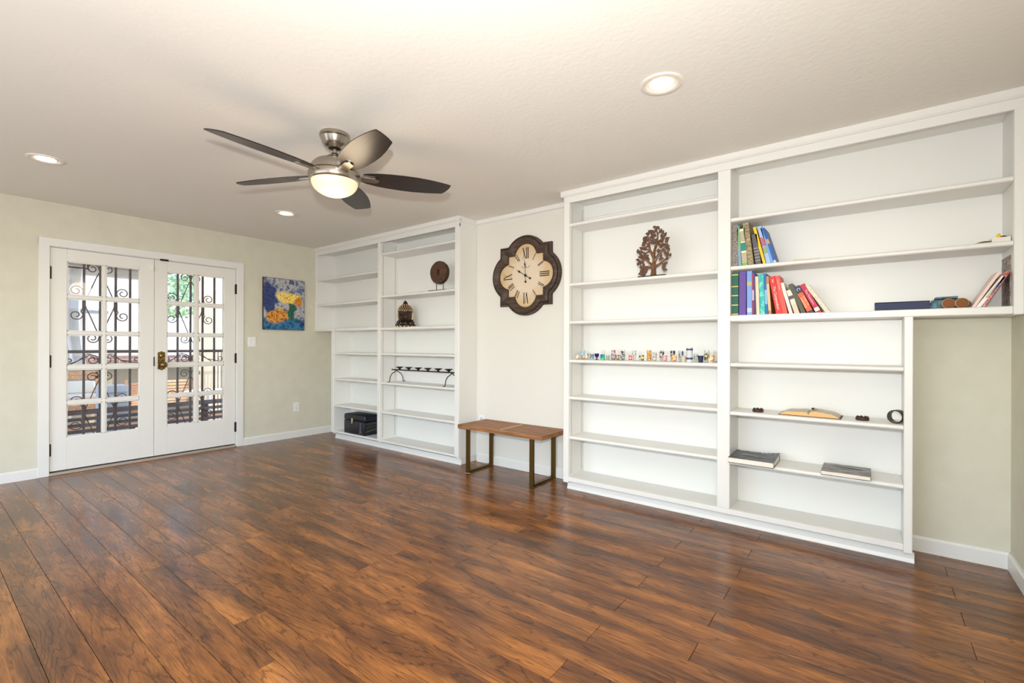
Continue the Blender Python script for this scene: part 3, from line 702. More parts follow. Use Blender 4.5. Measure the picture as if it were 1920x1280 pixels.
# ================================================================ shelf things, left bookcase
def trunk():
    t = thing('storage_trunk', 'small black trunk with brass clasp and printed travel scene on the lowest shelf', 'box', (-5.195, 3.355, .1025))
    w, d, h = .425, .215, .238; lea = mat('black_leatherette', (22, 26, 36), .38, bs=120, bstr=.25)
    bm = bmesh.new(); bx(bm, 0, w, 0, d, 0, h*.66, .006, 2); obj('body', bm, lea, t, True)
    bm = bmesh.new(); bx(bm, -.004, w+.004, -.004, d, h*.67, h, .022, 4); obj('lid', bm, lea, t, True)
    gd = mat('brass_clasp', (220, 208, 150), .3, .8)
    bm = bmesh.new(); prism(bm, [(-.016, .032), (.016, .032), (.016, 0), (.008, -.012), (.006, -.030), (-.008, -.034), (-.012, -.022), (-.004, -.018), (-.012, -.008), (-.014, 0)], .005, 'y', -.009, .001); obj('clasp', bm, gd, t, loc=(w*.42, 0, h*.66))
    pr = mat('printed_grey', (124, 122, 120), .5)
    bm = bmesh.new()  # iron lattice tower print
    for s in (-1, 1):
        prism(bm, [(s*.030, 0), (s*.021, 0), (s*.010, .030), (s*.004, .10), (s*.001, .145), (s*.0045, .145), (s*.008, .10), (s*.017, .035)], .0006, 'y', -.0006)
    prism(bm, [(-.018, .030), (.018, .030), (.015, .040), (-.015, .040)], .0006, 'y', -.0006); obj('tower_print', bm, pr, t, loc=(w*.80, -.0002, .004))
    bm = bmesh.new()
    for z, x_ in ((.04, .01), (.055, .03), (.09, .02), (.12, .04), (.135, .015)): tube(bm, [(w+.0005, x_, z), (w+.0005, .1, z+.012), (w+.0005, .19, z+.018)], .0012, 4)
    obj('skyline_print', bm, mat('printed_gold', (150, 140, 100), .5), t)
    bm = bmesh.new(); bx(bm, -.001, w+.001, -.002, 0, h*.655, h*.675); obj('seam', bm, DARKM, t)
trunk()
def candelabrum():
    z = .7665; t = thing('candle_holder', 'long black iron candle holder with six saucers on arched legs', 'candle holder', (-3.85, 3.47, z))
    bm = bmesh.new(); bx(bm, -.560, .575, -.008, .008, .134, .146, .001); obj('bar', bm, BLACK, t)
    for xs in (-.478, .415):
        for s in (-1, 1):
            bm = bmesh.new(); P = [(xs, 0, .136), (xs, s*.020, .118), (xs, s*.062, .098), (xs, s*.090, .060), (xs, s*.098, .006), (xs, s*.112, .0045), (xs, s*.124, .0045)]
            tube(bm, P, .0045, 6); obj('leg', bm, BLACK, t, True)
    for i in range(6):
        xx = -.420+i*.158
        bm = bmesh.new(); lathe(bm, [(.012, .146), (.010, .152), (.018, .158), (.036, .170), (.046, .174), (.044, .176), (.018, .165), (.001, .163)], 20, xx, 0); obj('saucer', bm, BLACK, t, True)
candelabrum()
def stone_disc():
    t = thing('carved_disc', 'brown carved disc with square centre hole on a thin metal stand', 'sculpture', (-3.535, 3.388, 1.7575), math.radians(3))
    m = grain_wood('carved_brown_stone', (44, 27, 17), (96, 62, 37), (20, 20, 90), .6, .8)
    bm = bmesh.new(); N = 40; R = .118; h = .018; zc = .185; dep = .046
    hole = [(-h, -h), (h, -h), (h, h), (-h, h)]
    def inner(a):
        dx, dz = math.cos(a), math.sin(a); k = 1/max(abs(dx)/.022, abs(dz)/.029); return (dx*k, dz*k)
    rings = []
    for rr, yy in ((1, -dep/2+.008), (.97, -dep/2), ('i', -dep/2), ('i', dep/2), (.97, dep/2), (1, dep/2-.008)):
        ring = []
        for i in range(N):
            a = 2*PI*i/N+PI/4
            p = inner(a) if rr == 'i' else (R*rr*math.cos(a)*(1+.012*math.sin(5*a)), R*rr*math.sin(a)*(1+.012*math.cos(4*a)))
            ring.append(bm.verts.new((p[0], yy, zc+p[1])))
        rings.append(ring)
    for a, b in zip(rings, rings[1:]+rings[:1]):
        for i in range(N): bm.faces.new((a[i], a[(i+1) % N], b[(i+1) % N], b[i]))
    obj('disc', bm, m, t, True)
    box('stand_base', BLACK, t, -.135, .105, -.03, .03, 0, .005, .001)
    for s in (-.045, .05): 
        bm = bmesh.new(); tube(bm, [(s, 0, .004), (s, 0, .078)], .0035, 6); obj('stand_rod', bm, BLACK, t)
stone_disc()
def buddha():
    t = thing('buddha_head', 'dark carved buddha head with pale beaded hair on a lotus base', 'sculpture', (-4.165, 3.462, 1.3925), math.radians(34)); t.scale = (1.24, 1.24, 1.12)
    dk = mat('dark_bronze_carving', (58, 40, 33), .3, .35, bs=90, bstr=.3); pale = mat('gilt_paint', (216, 188, 140), .5)
    # head: smooth lathe sculpted with face features
    bm = bmesh.new(); prof = [(.030, .02), (.042, .03), (.040, .045), (.044, .055), (.056, .072), (.062, .095), (.064, .120), (.064, .145), (.060, .17), (.05, .19), (.03, .2)]
    rings = lathe(bm, prof, 32)
    for vtx in bm.verts:
        x, y_, z = vtx.co; 
        if y_ < 0 and z > .05:
            f_ = max(0, -y_/.064)
            vtx.co.y -= .012*f_*math.exp(-((z-.1)/.05)**2)
            if abs(x) < .012: vtx.co.y -= .014*math.exp(-((z-.103)/.020)**2)*(1-abs(x)/.012)
            if .118 < z < .128 and .01 < abs(x) < .035: vtx.co.y += .006
    obj('head', bm, dk, t, True)
    bm = bmesh.new()
    for s in (-1, 1):
        lathe(bm, [(.0001, -.009), (.009, -.004), (.011, 0), (.009, .004), (.0001, .009)], 10, org=(s*.024, -.064, .119))
        tube(bm, [(s*.010, -.070, .135), (s*.024, -.070, .141), (s*.040, -.058, .136)], .0022, 5)
    tube(bm, [(-.017, -.066, .078), (-.007, -.073, .080), (0, -.074, .079), (.007, -.073, .080), (.017, -.066, .078)], [.001, .0035, .004, .0035, .001], 6)
    tube(bm, [(0, -.066, .134), (0, -.082, .100), (0, -.078, .094)], [.003, .0065, .006], 6)
    obj('face', bm, dk, t, True)
    bm = bmesh.new()
    for s in (-1, 1): tube(bm, [(s*.062, .0, .145), (s*.070, -.004, .128), (s*.068, -.006, .10), (s*.063, -.004, .078)], [.006, .010, .008, .007], 8)
    obj('ear', bm, pale, t, True)
    bm = bmesh.new(); lathe(bm, [(.066, .146), (.067, .165), (.062, .19), (.048, .212), (.028, .226), (.022, .232), (.020, .246), (.010, .262), (.001, .27)], 28); obj('hair_cap', bm, dk, t, True)
    bm = bmesh.new()
    for z, rr, n_ in ((.165, .067, 20), (.180, .064, 20), (.196, .057, 18), (.211, .047, 15), (.225, .029, 10)):
        for i in range(n_):
            a = 2*PI*(i+.5*(int(z*1000) % 2))/n_; lathe(bm, [(.001, -.006), (.0062, -.0015), (.0062, .0015), (.001, .006)], 6, rr*math.cos(a), rr*math.sin(a), org=(0, 0, z))
    hb = obj('hair_beads', bm, pale, t, True); hb['kind'] = 'stuff'
    bm = bmesh.new(); lathe(bm, [(.072, .006), (.07, .02), (.055, .03), (.045, .034)], 24)
    for i in range(16):
        a = 2*PI*i/16; q = (.082*math.cos(a), .082*math.sin(a)); tube(bm, [(q[0]*.8, q[1]*.8, .024), (q[0], q[1], .016), (q[0]*1.05, q[1]*1.05, .004)], [.011, .013, .007], 7)
    obj('lotus_base', bm, dk, t, True)
    bm = bmesh.new()
    for i in range(16):
        a = 2*PI*(i+.5)/16; lathe(bm, [(.001, 0), (.009, .001), (.006, .012), (.001, .014)], 7, .088*math.cos(a), .088*math.sin(a))
    obj('lotus_trim', bm, pale, t, True)
    bm = bmesh.new()
    for s in (-1, 1): tube(bm, [(s*.052, .01, .07), (s*.066, .0, .045), (s*.074, -.006, .028)], [.014, .018, .012], 8)
    obj('hair_fall', bm, dk, t, True)
buddha()

# ================================================================ shelf things, right bookcase
def tree():
    t = thing('tree_of_life_carving', 'openwork carved wooden tree of life standing on the upper shelf', 'sculpture', (-1.262, 3.374, 1.7065))
    m = grain_wood('carved_tree_wood', (64, 40, 22), (132, 88, 52), (30, 30, 30), .45, .4); lf = mat('carved_leaf_wood', (84, 54, 34), .45, var=.4, vs=60)
    box('stand_base', BLACK, t, -.115, .095, -.028, .028, 0, .004, .001)
    bm = bmesh.new()
    # branches as polylines in the (x,z) plane, pixel map of the carving: unit = m
    s = .00338*1.03/ .85
    def q(px, py): return ((px-540)*.000315, 0, (1200-py)*.000345)
    br = [([(530, 1200), (540, 1090), (545, 980), (550, 860), (540, 740)], [.024, .019, .016, .013, .011]),
          ([(540, 800), (500, 720), (450, 640), (430, 540), (420, 440), (400, 340), (380, 290)], [.011, .010, .009, .008, .006, .005, .004]),
          ([(540, 760), (560, 640), (600, 540), (660, 470), (740, 420), (800, 340)], [.012, .010, .009, .007, .006, .004]),
          ([(600, 540), (630, 420), (630, 300), (600, 230), (570, 150)], [.008, .007, .006, .005, .004]),
          ([(600, 520), (580, 440), (540, 390), (480, 420)], [.007, .006, .005, .004]),
          ([(560, 880), (620, 790), (700, 700), (790, 620), (860, 560), (850, 440)], [.012, .010, .008, .006, .005, .004]),
          ([(560, 1010), (640, 970), (720, 930), (800, 870), (880, 850)], [.012, .009, .008, .006, .004]),
          ([(700, 940), (780, 960), (830, 940)], [.006, .005, .004]),
          ([(530, 1030), (440, 1000), (340, 980), (240, 980), (190, 890), (150, 800)], [.012, .009, .007, .006, .005, .004]),
          ([(530, 1010), (470, 930), (400, 870), (340, 820), (280, 760), (220, 740)], [.010, .009, .008, .006, .005, .004]),
          ([(440, 640), (370, 610), (330, 540), (260, 500)], [.007, .006, .005, .004]),
          ([(430, 540), (370, 480), (320, 420), (340, 330)], [.006, .005, .004, .004]),
          ([(450, 660), (380, 680), (300, 700), (240, 620), (170, 630)], [.006, .006, .005, .004, .004]),
          ([(400, 990), (340, 1060), (280, 1140), (220, 1100)], [.006, .005, .005, .004]),
          ([(420, 440), (470, 360), (500, 270), (470, 220)], [.006, .005, .004, .004]),
          ([(720, 700), (700, 800), (720, 870)], [.006, .005, .004]), ([(860, 560), (890, 660), (850, 760), (920, 780)], [.005, .005, .004, .003]),
          ([(640, 470), (690, 540), (740, 570)], [.006, .005, .004]), ([(640, 300), (700, 240), (760, 280)], [.005, .004, .003])]
    for P, R in br: tube(bm, [q(*p) for p in P], R, 7)
    obj('trunk_and_branches', bm, m, t, True)
    leaves = [(560, 150), (640, 180), (590, 215), (480, 240), (440, 225), (700, 250), (755, 285), (800, 335), (335, 345), (310, 385), (395, 275), (500, 300), (470, 360), (515, 345), (350, 420), (300, 450),
              (270, 500), (310, 490), (730, 360), (770, 400), (850, 430), (845, 490), (750, 460), (720, 480), (500, 440), (480, 480), (530, 480), (390, 540), (230, 570), (280, 570), (320, 600), (160, 630), (215, 660), (220, 700),
              (680, 540), (720, 580), (745, 550), (670, 680), (640, 660), (810, 560), (870, 590), (850, 620), (890, 665), (780, 680), (830, 740), (870, 740), (920, 780), (860, 790), (300, 740), (330, 700), (380, 760), (350, 800), (400, 820), (310, 820),
              (200, 760), (240, 790), (140, 810), (180, 850), (205, 880), (150, 910), (270, 870), (300, 920), (290, 960), (220, 990), (260, 1010), (715, 790), (740, 840), (700, 840), (850, 855), (830, 950), (790, 1000), (770, 1040), (805, 1080), (760, 1010),
              (340, 1010), (380, 1040), (350, 1080), (300, 1050), (230, 1060), (220, 1120), (270, 1150), (310, 1130), (250, 1100), (430, 1010), (540, 250), (570, 330), (600, 430)]
    rnd = random.Random(3)
    for (a, b) in leaves:
        bm = bmesh.new(); L_ = .0165*rnd.uniform(.85, 1.2); w_ = L_*.66; an = rnd.uniform(0, 2*PI)
        if a > 540: an = rnd.uniform(-.9, 1.6)
        else: an = rnd.uniform(1.6, 4.0)
        pts = [(-L_, 0), (-L_*.4, w_), (L_*.35, w_*.7), (L_, 0), (L_*.35, -w_*.7), (-L_*.4, -w_)]
        ca, sa = math.cos(an), math.sin(an)
        prism(bm, [(x*ca-y_*sa, x*sa+y_*ca) for x, y_ in pts], .010, 'y', -.005, .0015)
        p = q(a, b); obj('leaf', bm, lf, t, loc=(p[0], rnd.uniform(-.007, .007), p[2]))
tree()

# ---- books
def book(label, bl, br, tl, H, D, z, cover, title=None, tcol=(255, 255, 255), group='upright books', bands=(), yf=3.37, cat='book', pages=True, tsize=None, fcol=None):
    """bl,br: bottom left/right x of the spine; tl: top-left x; leaning about the bottom edge"""
    lean = math.atan2(tl-bl, H); Hh = H/math.cos(lean) if abs(lean) > .01 else H
    wdt = (br-bl)*math.cos(lean)
    px = bl if lean <= 0 else br       # pivot edge touching the shelf
    wv = 0
    t = thing('book', label, 'book', (br if lean < 0 else bl, yf, z), 0, group); t.rotation_euler = (0, lean, 0)
    x0, x1 = (-wdt, 0) if lean < 0 else (0, wdt)
    Hh = (H - wdt*math.sin(abs(lean)))/math.cos(lean)
    cm = cover if not isinstance(cover, tuple) else mat('cover_%d_%d_%d' % cover, cover, .5)
    bm = bmesh.new(); c = min(.0022, wdt*.2)
    bx(bm, x0, x1, 0, c, 0, Hh, .0007); bx(bm, x0, x0+c, c, D, 0, Hh); bx(bm, x1-c, x1, c, D, 0, Hh); obj('cover', bm, cm, t)
    bm = bmesh.new(); bx(bm, x0+c, x1-c, c, D-.004, .003, Hh-.003); obj('pages', bm, PAPER, t)
    for (z0, z1, col) in bands:
        bm = bmesh.new(); bx(bm, x0+.0004, x1-.0004, -.0005, .0002, Hh*z0, Hh*z1); obj('spine_band', bm, mat('cover_%d_%d_%d' % col, col, .5), t)
    if title:
        for q_ in title:
            s, zc, size, col = q_[:4]; dx = q_[4] if len(q_) > 4 else 0
            mw = Matrix.Translation(((x0+x1)/2+dx, -.0012, Hh*zc)) @ Matrix.Rotation(PI/2, 4, 'X') @ Matrix.Rotation(-PI/2, 4, 'Z')
            text('title', s, size, mat('ink_%d_%d_%d' % col, col, .5), t, mw)
    return t
G1 = 'books leaning together on the upper book shelf'; G2 = 'books standing on the long lower book shelf'
z1 = 1.7225
pat = blotch('grey_woven_print', [(60, 54, 54), (150, 140, 132), (70, 62, 62), (170, 160, 150)], 120, .5, (1.2, 1, 1.6), 1)
book('tall book with grey herringbone cover, leftmost on the upper shelf', -.7285, -.690, -.7285, .278, .20, z1, pat, group=G1)
book('thin green and pale blue book second on the upper shelf', -.686, -.668, -.699, .270, .19, z1, (120, 172, 118), bands=((0, .45, (128, 156, 176)), (.93, 1, (90, 140, 150))), group=G1)
book('cream book with black stripes along the spine on the upper shelf', -.664, -.633, -.681, .248, .19, z1, (236, 224, 184), bands=[(.08+.035*i, .095+.035*i, (50, 44, 34)) for i in range(8)]+[(.40, .62, (20, 130, 120))]+[(.66+.035*i, .675+.035*i, (50, 44, 34)) for i in range(8)]+[(0, .07, (110, 170, 60))], group=G1)
tan = blotch('tan_marbled', [(92, 84, 62), (156, 142, 104), (110, 98, 72), (178, 160, 112)], 60, .5, (.6, 1, 2.2), 2)
book('tallest thick tan marbled book on the upper shelf', -.628, -.593, -.664, .288, .20, z1, tan, group=G1)
book('short dark grey book with small lettering on the upper shelf', -.584, -.552, -.611, .204, .16, z1, (84, 80, 88), bands=[(.12+.05*i, .15+.05*i, (150, 146, 140)) for i in range(0, 9, 2)], group=G1)
book('slim bright yellow book on the upper shelf', -.541, -.525, -.603, .250, .19, z1, (250, 196, 10), group=G1)
book('pale blue book with red and green lettering on the upper shelf', -.522, -.497, -.579, .254, .19, z1, (158, 184, 224), bands=[(.47+.033*i, .493+.033*i, (190, 20, 50)) for i in range(7)]+[(.28+.033*i, .303+.033*i, (130, 160, 20)) for i in range(5)], group=G1)
book('sky blue thin book second from the right on the upper shelf', -.495, -.4815, -.560, .238, .18, z1, (110, 160, 222), group=G1)
book('deep blue thin book with an orange patch, last on the upper shelf', -.480, -.465, -.550, .236, .18, z1, (20, 90, 170), [('', .5, .01, (255, 255, 255))][:0], bands=((.55, .68, (196, 150, 90)), (.0, .08, (210, 190, 210))), group=G1)
z2 = 1.3955
book('thick dark green book with gold bands, leftmost on the lower shelf', -.7285, -.686, -.7285, .287, .19, z2, (8, 86, 64), bands=[(a, a+.02, (226, 206, 120)) for a in (.02, .23, .45, .66, .93)], group=G2)
book('plain purple book standing on the lower shelf', -.682, -.640, -.682, .289, .19, z2, (92, 62, 150), group=G2)
book('periwinkle blue book with a gold emblem on the lower shelf', -.634, -.604, -.636, .288, .19, z2, (120, 156, 218), bands=((.66, .76, (180, 176, 120)), (.06, .16, (190, 196, 230))), group=G2)
book('thin maroon book standing on the lower shelf', -.602, -.5905, -.606, .270, .18, z2, (150, 26, 72), bands=((.35, .6, (210, 170, 200)),), group=G2)
book('thin navy book beside the maroon one on the lower shelf', -.589, -.580, -.595, .268, .18, z2, (44, 66, 110), group=G2)
book('peach spined book standing on the lower shelf', -.578, -.559, -.587, .250, .18, z2, (240, 206, 176), group=G2)
teal = blotch('teal_print', [(30, 170, 160), (110, 216, 196), (30, 190, 170), (60, 160, 190)], 30, .45, (1, 1, .7), 2)
book('turquoise book with lime flecks on the lower shelf', -.556, -.528, -.567, .266, .18, z2, teal, group=G2)
book('slim royal blue book standing on the lower shelf', -.5265, -.511, -.538, .264, .18, z2, (20, 100, 170), bands=((.25, .6, (130, 180, 215)),), group=G2)
book('thin brown and cream book left of the red pair', -.508, -.492, -.525, .246, .17, z2, (186, 132, 86), bands=((.1, .8, (222, 184, 140)),), group=G2)
book('thick red book titled in white, left one of the red pair', -.466, -.430, -.510, .250, .18, z2, (214, 36, 34), [('The Compendium', .43, .0205, (250, 236, 214)), ('Art', .88, .016, (250, 236, 214))], group=G2)
book('coral red book, right one of the red pair', -.429, -.402, -.478, .250, .18, z2, (240, 84, 66), [('Art & Form', .78, .014, (255, 190, 170))], group=G2)
book('white paperback leaning right of the red books', -.394, -.375, -.446, .203, .16, z2, (232, 224, 214), group=G2)
book('short cream book with a dark picture band on the lower shelf', -.366, -.338, -.415, .160, .15, z2, (230, 218, 196), bands=((.62, .76, (96, 60, 84)), (.02, .4, (226, 196, 176))), group=G2)
book('dark olive book leaning between cream and navy books', -.330, -.304, -.408, .198, .17, z2, (72, 76, 52), group=G2)
book('navy and orange book with a round white emblem', -.297, -.263, -.382, .188, .17, z2, (240, 90, 30), [('RICH DAD', .60, .018, (255, 220, 190))][:0] + [('GUIDE TO', .46, .014, (255, 224, 196), .009), ('INVESTING', .42, .014, (255, 224, 196), -.008), ('C', .88, .026, (230, 236, 250))], bands=((.75, 1, (30, 40, 78)), (0, .12, (30, 44, 80))), group=G2)
book('crimson book with a white label leaning on the lower shelf', -.253, -.223, -.351, .196, .17, z2, (188, 20, 62), [('The Founders', .56, .018, (245, 190, 205))], bands=((.10, .21, (226, 220, 212)),), group=G2)
spk = blotch('speckled_beige', [(150, 130, 104), (226, 214, 190), (230, 220, 198), (216, 202, 176)], 70, .6)
book('speckled beige book at the right end of the leaning row', -.206, -.180, -.328, .193, .17, z2, spk, group=G2)
# right end: books leaning right
G3 = 'picture books leaning at the right end of the book shelf'
def rbook(label, bl, br, tl, H, D, cover, title=None, bands=(), yf=3.37):
    return book(label, bl, br, tl, H, D, z2, cover, title, group=G3, bands=bands, yf=yf)
rbook('pale pink picture book leaning right, leftmost of its stack', .424, .438, .524, .185, .17, (240, 214, 204), bands=((.02, .98, (236, 206, 196)),))
rbook('cream picture book with black lettering leaning right', .4395, .458, .5395, .165, .17, (240, 232, 220), [('PASSION & PRAYER', .58, .0105, (70, 60, 60))])
cb = blotch('comic_print', [(40, 100, 180), (236, 110, 60), (60, 110, 190), (240, 150, 60), (180, 50, 60)], 46, .4, (1, 1, 1), 1)
rbook('blue and orange patterned picture book leaning right', .460, .474, .556, .185, .17, cb)
t = thing('book', 'tall worn grey-brown book against the right end of the shelf', 'book', (.5875, 3.40, z2), 0)
gr = blotch('worn_grey_print', [(96, 80, 78), (150, 134, 120), (176, 164, 150), (118, 98, 98)], 30, .6, detail=4)
bm = bmesh.new(); bx(bm, -.003, 0, 0, .18, 0, .262); bx(bm, -.020, -.017, 0, .18, 0, .262); bx(bm, -.020, 0, .178, .181, 0, .262); obj('cover', bm, gr, t)
box('pages', PAPER, t, -.017, -.003, .004, .176, .003, .259, 0)
# navy box-shaped book lying down
t = thing('book', 'navy blue clothbound book lying flat with its spine outward', 'book', (.028, 3.372, z2), 0)
nv = mat('navy_cloth', (36, 46, 82), .6, bs=300, bstr=.2)
bm = bmesh.new(); bx(bm, 0, .236, 0, .004, 0, .046, .001); bx(bm, 0, .236, 0, .17, 0, .004); bx(bm, 0, .236, 0, .17, .042, .046); obj('cover', bm, nv, t)
box('pages', PAPER, t, .004, .232, .004, .165, .004, .042, 0)
# denim covered doll shoes: a folded denim bundle with two brown round soles
t = thing('denim_doll', 'bundle of blue denim clothes with two brown shoe soles facing out', 'soft toy', (.345, 3.40, z2), 0)
den = mat('faded_denim', (98, 128, 142), .9, var=.5, vs=45, bs=200, bstr=.5)
def blob(bm, c, rx, ry, rz, seed, n=18, k=.10):
    rnd = random.Random(seed); ph = [rnd.uniform(0, 6) for _ in range(6)]
    rings = []
    for j in range(1, 10):
        th_ = PI*j/10; ring = []
        for i in range(n):
            a = 2*PI*i/n; rr = 1+k*(math.sin(3*a+ph[0]+2*th_)+.6*math.sin(5*a+ph[1]-3*th_))
            ring.append(bm.verts.new((c[0]+rx*rr*math.sin(th_)*math.cos(a), c[1]+ry*rr*math.sin(th_)*math.sin(a), max(0.0, c[2]+rz*math.cos(th_)))))
        rings.append(ring)
    for a, b in zip(rings, rings[1:]):
        for i in range(n): bm.faces.new((a[i], a[(i+1) % n], b[(i+1) % n], b[i]))
    bm.faces.new(rings[0]); bm.faces.new(rings[-1][::-1])
bm = bmesh.new(); blob(bm, (-.03, .05, .026), .052, .055, .030, 2); obj('trouser_leg', bm, den, t, True)
bm = bmesh.new(); blob(bm, (.035, .05, .028), .052, .055, .030, 5); obj('trouser_leg', bm, den, t, True)
bm = bmesh.new(); blob(bm, (-.005, .085, .042), .06, .05, .024, 9); obj('jacket', bm, den, t, True)
bm = bmesh.new(); ruled(bm, [[(-.085, -.012, .001), (-.05, -.014, .002), (-.02, -.012, .002), (0, -.01, .001)], [(-.08, .02, .004), (-.05, .02, .018), (-.02, .02, .02), (0, .02, .016)], [(-.06, .05, .03), (-.04, .05, .04), (-.02, .05, .04), (0, .05, .03)]])
bmesh.ops.solidify(bm, geom=bm.faces, thickness=.003); obj('hem', bm, den, t, True)
bm = bmesh.new(); bx(bm, -.055, .035, .005, .075, .056, .066, .003, 2); bx(bm, -.085, -.050, .0, .06, .004, .022, .006, 2); obj('folded_cuff', bm, den, t, True, rot=(0, -.03, 0))
brn = mat('brown_suede', (128, 78, 40), .75, bs=90, bstr=.4)
for xs in (-.006, .046):
    bm = bmesh.new(); lathe(bm, [(.012, .06), (.022, .045), (.026, .015), (.0265, .002), (.021, -.008), (.001, -.011)], 20, ax='y'); s_ = obj('shoe', bm, brn, t, True, loc=(xs, -.012, .0268))
    bm = bmesh.new(); lathe(bm, [(.0268, .004), (.0274, -.001), (.0262, -.004), (.0235, -.006)], 20, ax='y', cap=False); obj('welt', bm, mat('tan_leather', (196, 150, 96), .6), s_, True)
# upper right: flat booklets, white box, small yellow thing, dark cap
t = thing('booklet', 'thin splayed white booklet lying near the right end of the upper shelf', 'booklet', (.41, 3.375, z1), 0)
bm = bmesh.new()
P0 = [[(.0, 0, .001), (.035, 0, .008), (.06, 0, .014), (.09, 0, .013)], [(.0, .14, .001), (.035, .14, .008), (.06, .14, .014), (.09, .14, .013)]]
ruled(bm, P0); bmesh.ops.solidify(bm, geom=bm.faces, thickness=.0015); obj('top_cover', bm, PAPER, t)
box('pages', PAPER, t, .0, .088, .002, .14, .001, .004, 0)
t = thing('white_box', 'low white cardboard box at the right end of the upper shelf', 'box', (.500, 3.385, z1), 0)
box('box_body', mat('off_white_card', (226, 224, 208), .6), t, 0, .068, 0, .12, 0, .024, .001)
box('box_lid', MC['off_white_card'], t, -.001, .0685, -.001, .12, .016, .0265, .001)
t = thing('yellow_figurine', 'tiny yellow figurine standing on the white box', 'figurine', (.527, 3.40, z1+.0265), 0)
ye = mat('yellow_plastic', (240, 190, 20), .4)
bm = bmesh.new(); lathe(bm, [(.006, 0), (.0085, .004), (.009, .010), (.006, .014)], 14); obj('body', bm, ye, t, True)
bm = bmesh.new(); lathe(bm, [(.002, .0135), (.006, .0145), (.0065, .018), (.004, .021), (.001, .022)], 12); obj('head', bm, ye, t, True)
t = thing('dark_cap', 'small dark brown rounded lid lying on the white box', 'lid', (.550, 3.44, z1+.0265), 0)
bm = bmesh.new(); lathe(bm, [(.018, 0), (.0175, .006), (.013, .012), (.006, .015), (.001, .0155)], 20); obj('dome', bm, mat('dark_brown_gloss', (52, 30, 28), .4), t, True)
bm = bmesh.new(); lathe(bm, [(.019, 0), (.0195, .002), (.018, .003)], 20); obj('rim', bm, MC['dark_brown_gloss'], t, True)
t = thing('pencil', 'thin pencil lying flat midway along the upper shelf', 'pencil', (-.30, 3.375, z1+.003), math.radians(8))
bm = bmesh.new(); lathe(bm, [(.0028, -.075), (.0028, .06)], 6, ax='x'); obj('barrel', bm, mat('pencil_tan', (206, 180, 150), .5), t)
bm = bmesh.new(); lathe(bm, [(.0028, .06), (.0004, .075)], 6, ax='x'); obj('tip', bm, mat('pencil_tip', (120, 84, 60), .6), t)

# ---- open book, coasters, ring on the mid shelf
z3 = .7585
t = thing('open_book', 'old book lying open with yellowed wavy pages on the middle shelf', 'book', (-.293, 3.385, z3), math.radians(-1.5))
lc = mat('brown_leather_cover', (70, 44, 34), .6)
bm = bmesh.new(); bx(bm, -.163, 0, 0, .185, 0, .003, .001); bx(bm, .0, .165, 0, .185, 0, .003, .001); obj('cover', bm, lc, t)
pg = mat('yellowed_page_edge', (226, 182, 126), .8, bs=300, bstr=.4); pgt = mat('aged_page', (214, 204, 186), .8, var=.12, vs=30)
def pageblock(s):
    prof = [(.0, .010), (.012, .030), (.030, .036), (.06, .031), (.09, .027), (.12, .022), (.145, .012), (.155, .004)]
    if s < 0: prof = [(0, .010), (.010, .026), (.03, .029), (.07, .024), (.11, .023), (.14, .014), (.155, .004)]
    bm = bmesh.new(); pts = [(s*a, z) for a, z in prof] + [(s*.155, .003), (0, .003)]
    prism(bm, pts, .172, 'y', .004); o = obj('page_block', bm, pg, t)
    bm = bmesh.new(); ruled(bm, [[(s*a, .004+.006*(k/4)*0+k/4*.172, z+.0008) for a, z in prof] for k in range(5)]); bmesh.ops.solidify(bm, geom=bm.faces, thickness=.0006); obj('top_page', bm, pgt, t, True)
pageblock(-1); pageblock(1)
bm = bmesh.new(); ruled(bm, [[(0, .01+k*.05, .012), (.012, .01+k*.05, .032), (.032, .01+k*.05, .046)] for k in range(3)]); bmesh.ops.solidify(bm, geom=bm.faces, thickness=.001); obj('lifted_page', bm, pgt, t)
box('dark_tab', DARKM, t, .006, .022, .10, .13, .034, .044, .002)
cw = mat('dark_coaster_wood', (62, 36, 30), .5, bs=80, bstr=.5)
def coaster(label, x):
    t = thing('carved_coaster', label, 'coaster', (x, 3.435, z3), 0, 'small round dark carved pieces on the middle shelf')
    bm = bmesh.new(); lathe(bm, [(.031, 0), (.033, .003), (.033, .016), (.029, .0185), (.024, .015), (.001, .015)], 24); obj('base', bm, cw, t, True)
    for i in range(7):
        a = 2*PI*i/7; bm = bmesh.new(); lathe(bm, [(.007, .015), (.0078, .020), (.004, .024), (.001, .025)], 8, .024*math.cos(a), .024*math.sin(a)); obj('knob', bm, cw, t, True)
coaster('round dark carved coaster left of the open book', -.578); coaster('round dark carved coaster right of the open book', -.027)
t = thing('ring_cup', 'dark bronze ring-shaped holder on its side against the right stile', 'ornament', (.128, 3.425, z3), math.radians(-22))
rm = mat('aged_bronze_ring', (84, 66, 44), .35, .7)
bm = bmesh.new(); lathe(bm, [(.032, -.020), (.037, -.020), (.037, .024), (.032, .024), (.032, -.020)], 36, ax='y', cap=False); obj('band', bm, rm, t, True, loc=(0, 0, .0375))
for yy in (-.02, .024):
    bm = bmesh.new(); tube(bm, [(.0355*math.cos(2*PI*i/36), yy, .0375+.0355*math.sin(2*PI*i/36)) for i in range(36)], .0022, 6, True); obj('rim', bm, mat('dark_bronze_rim', (54, 40, 26), .4, .7), t, True)
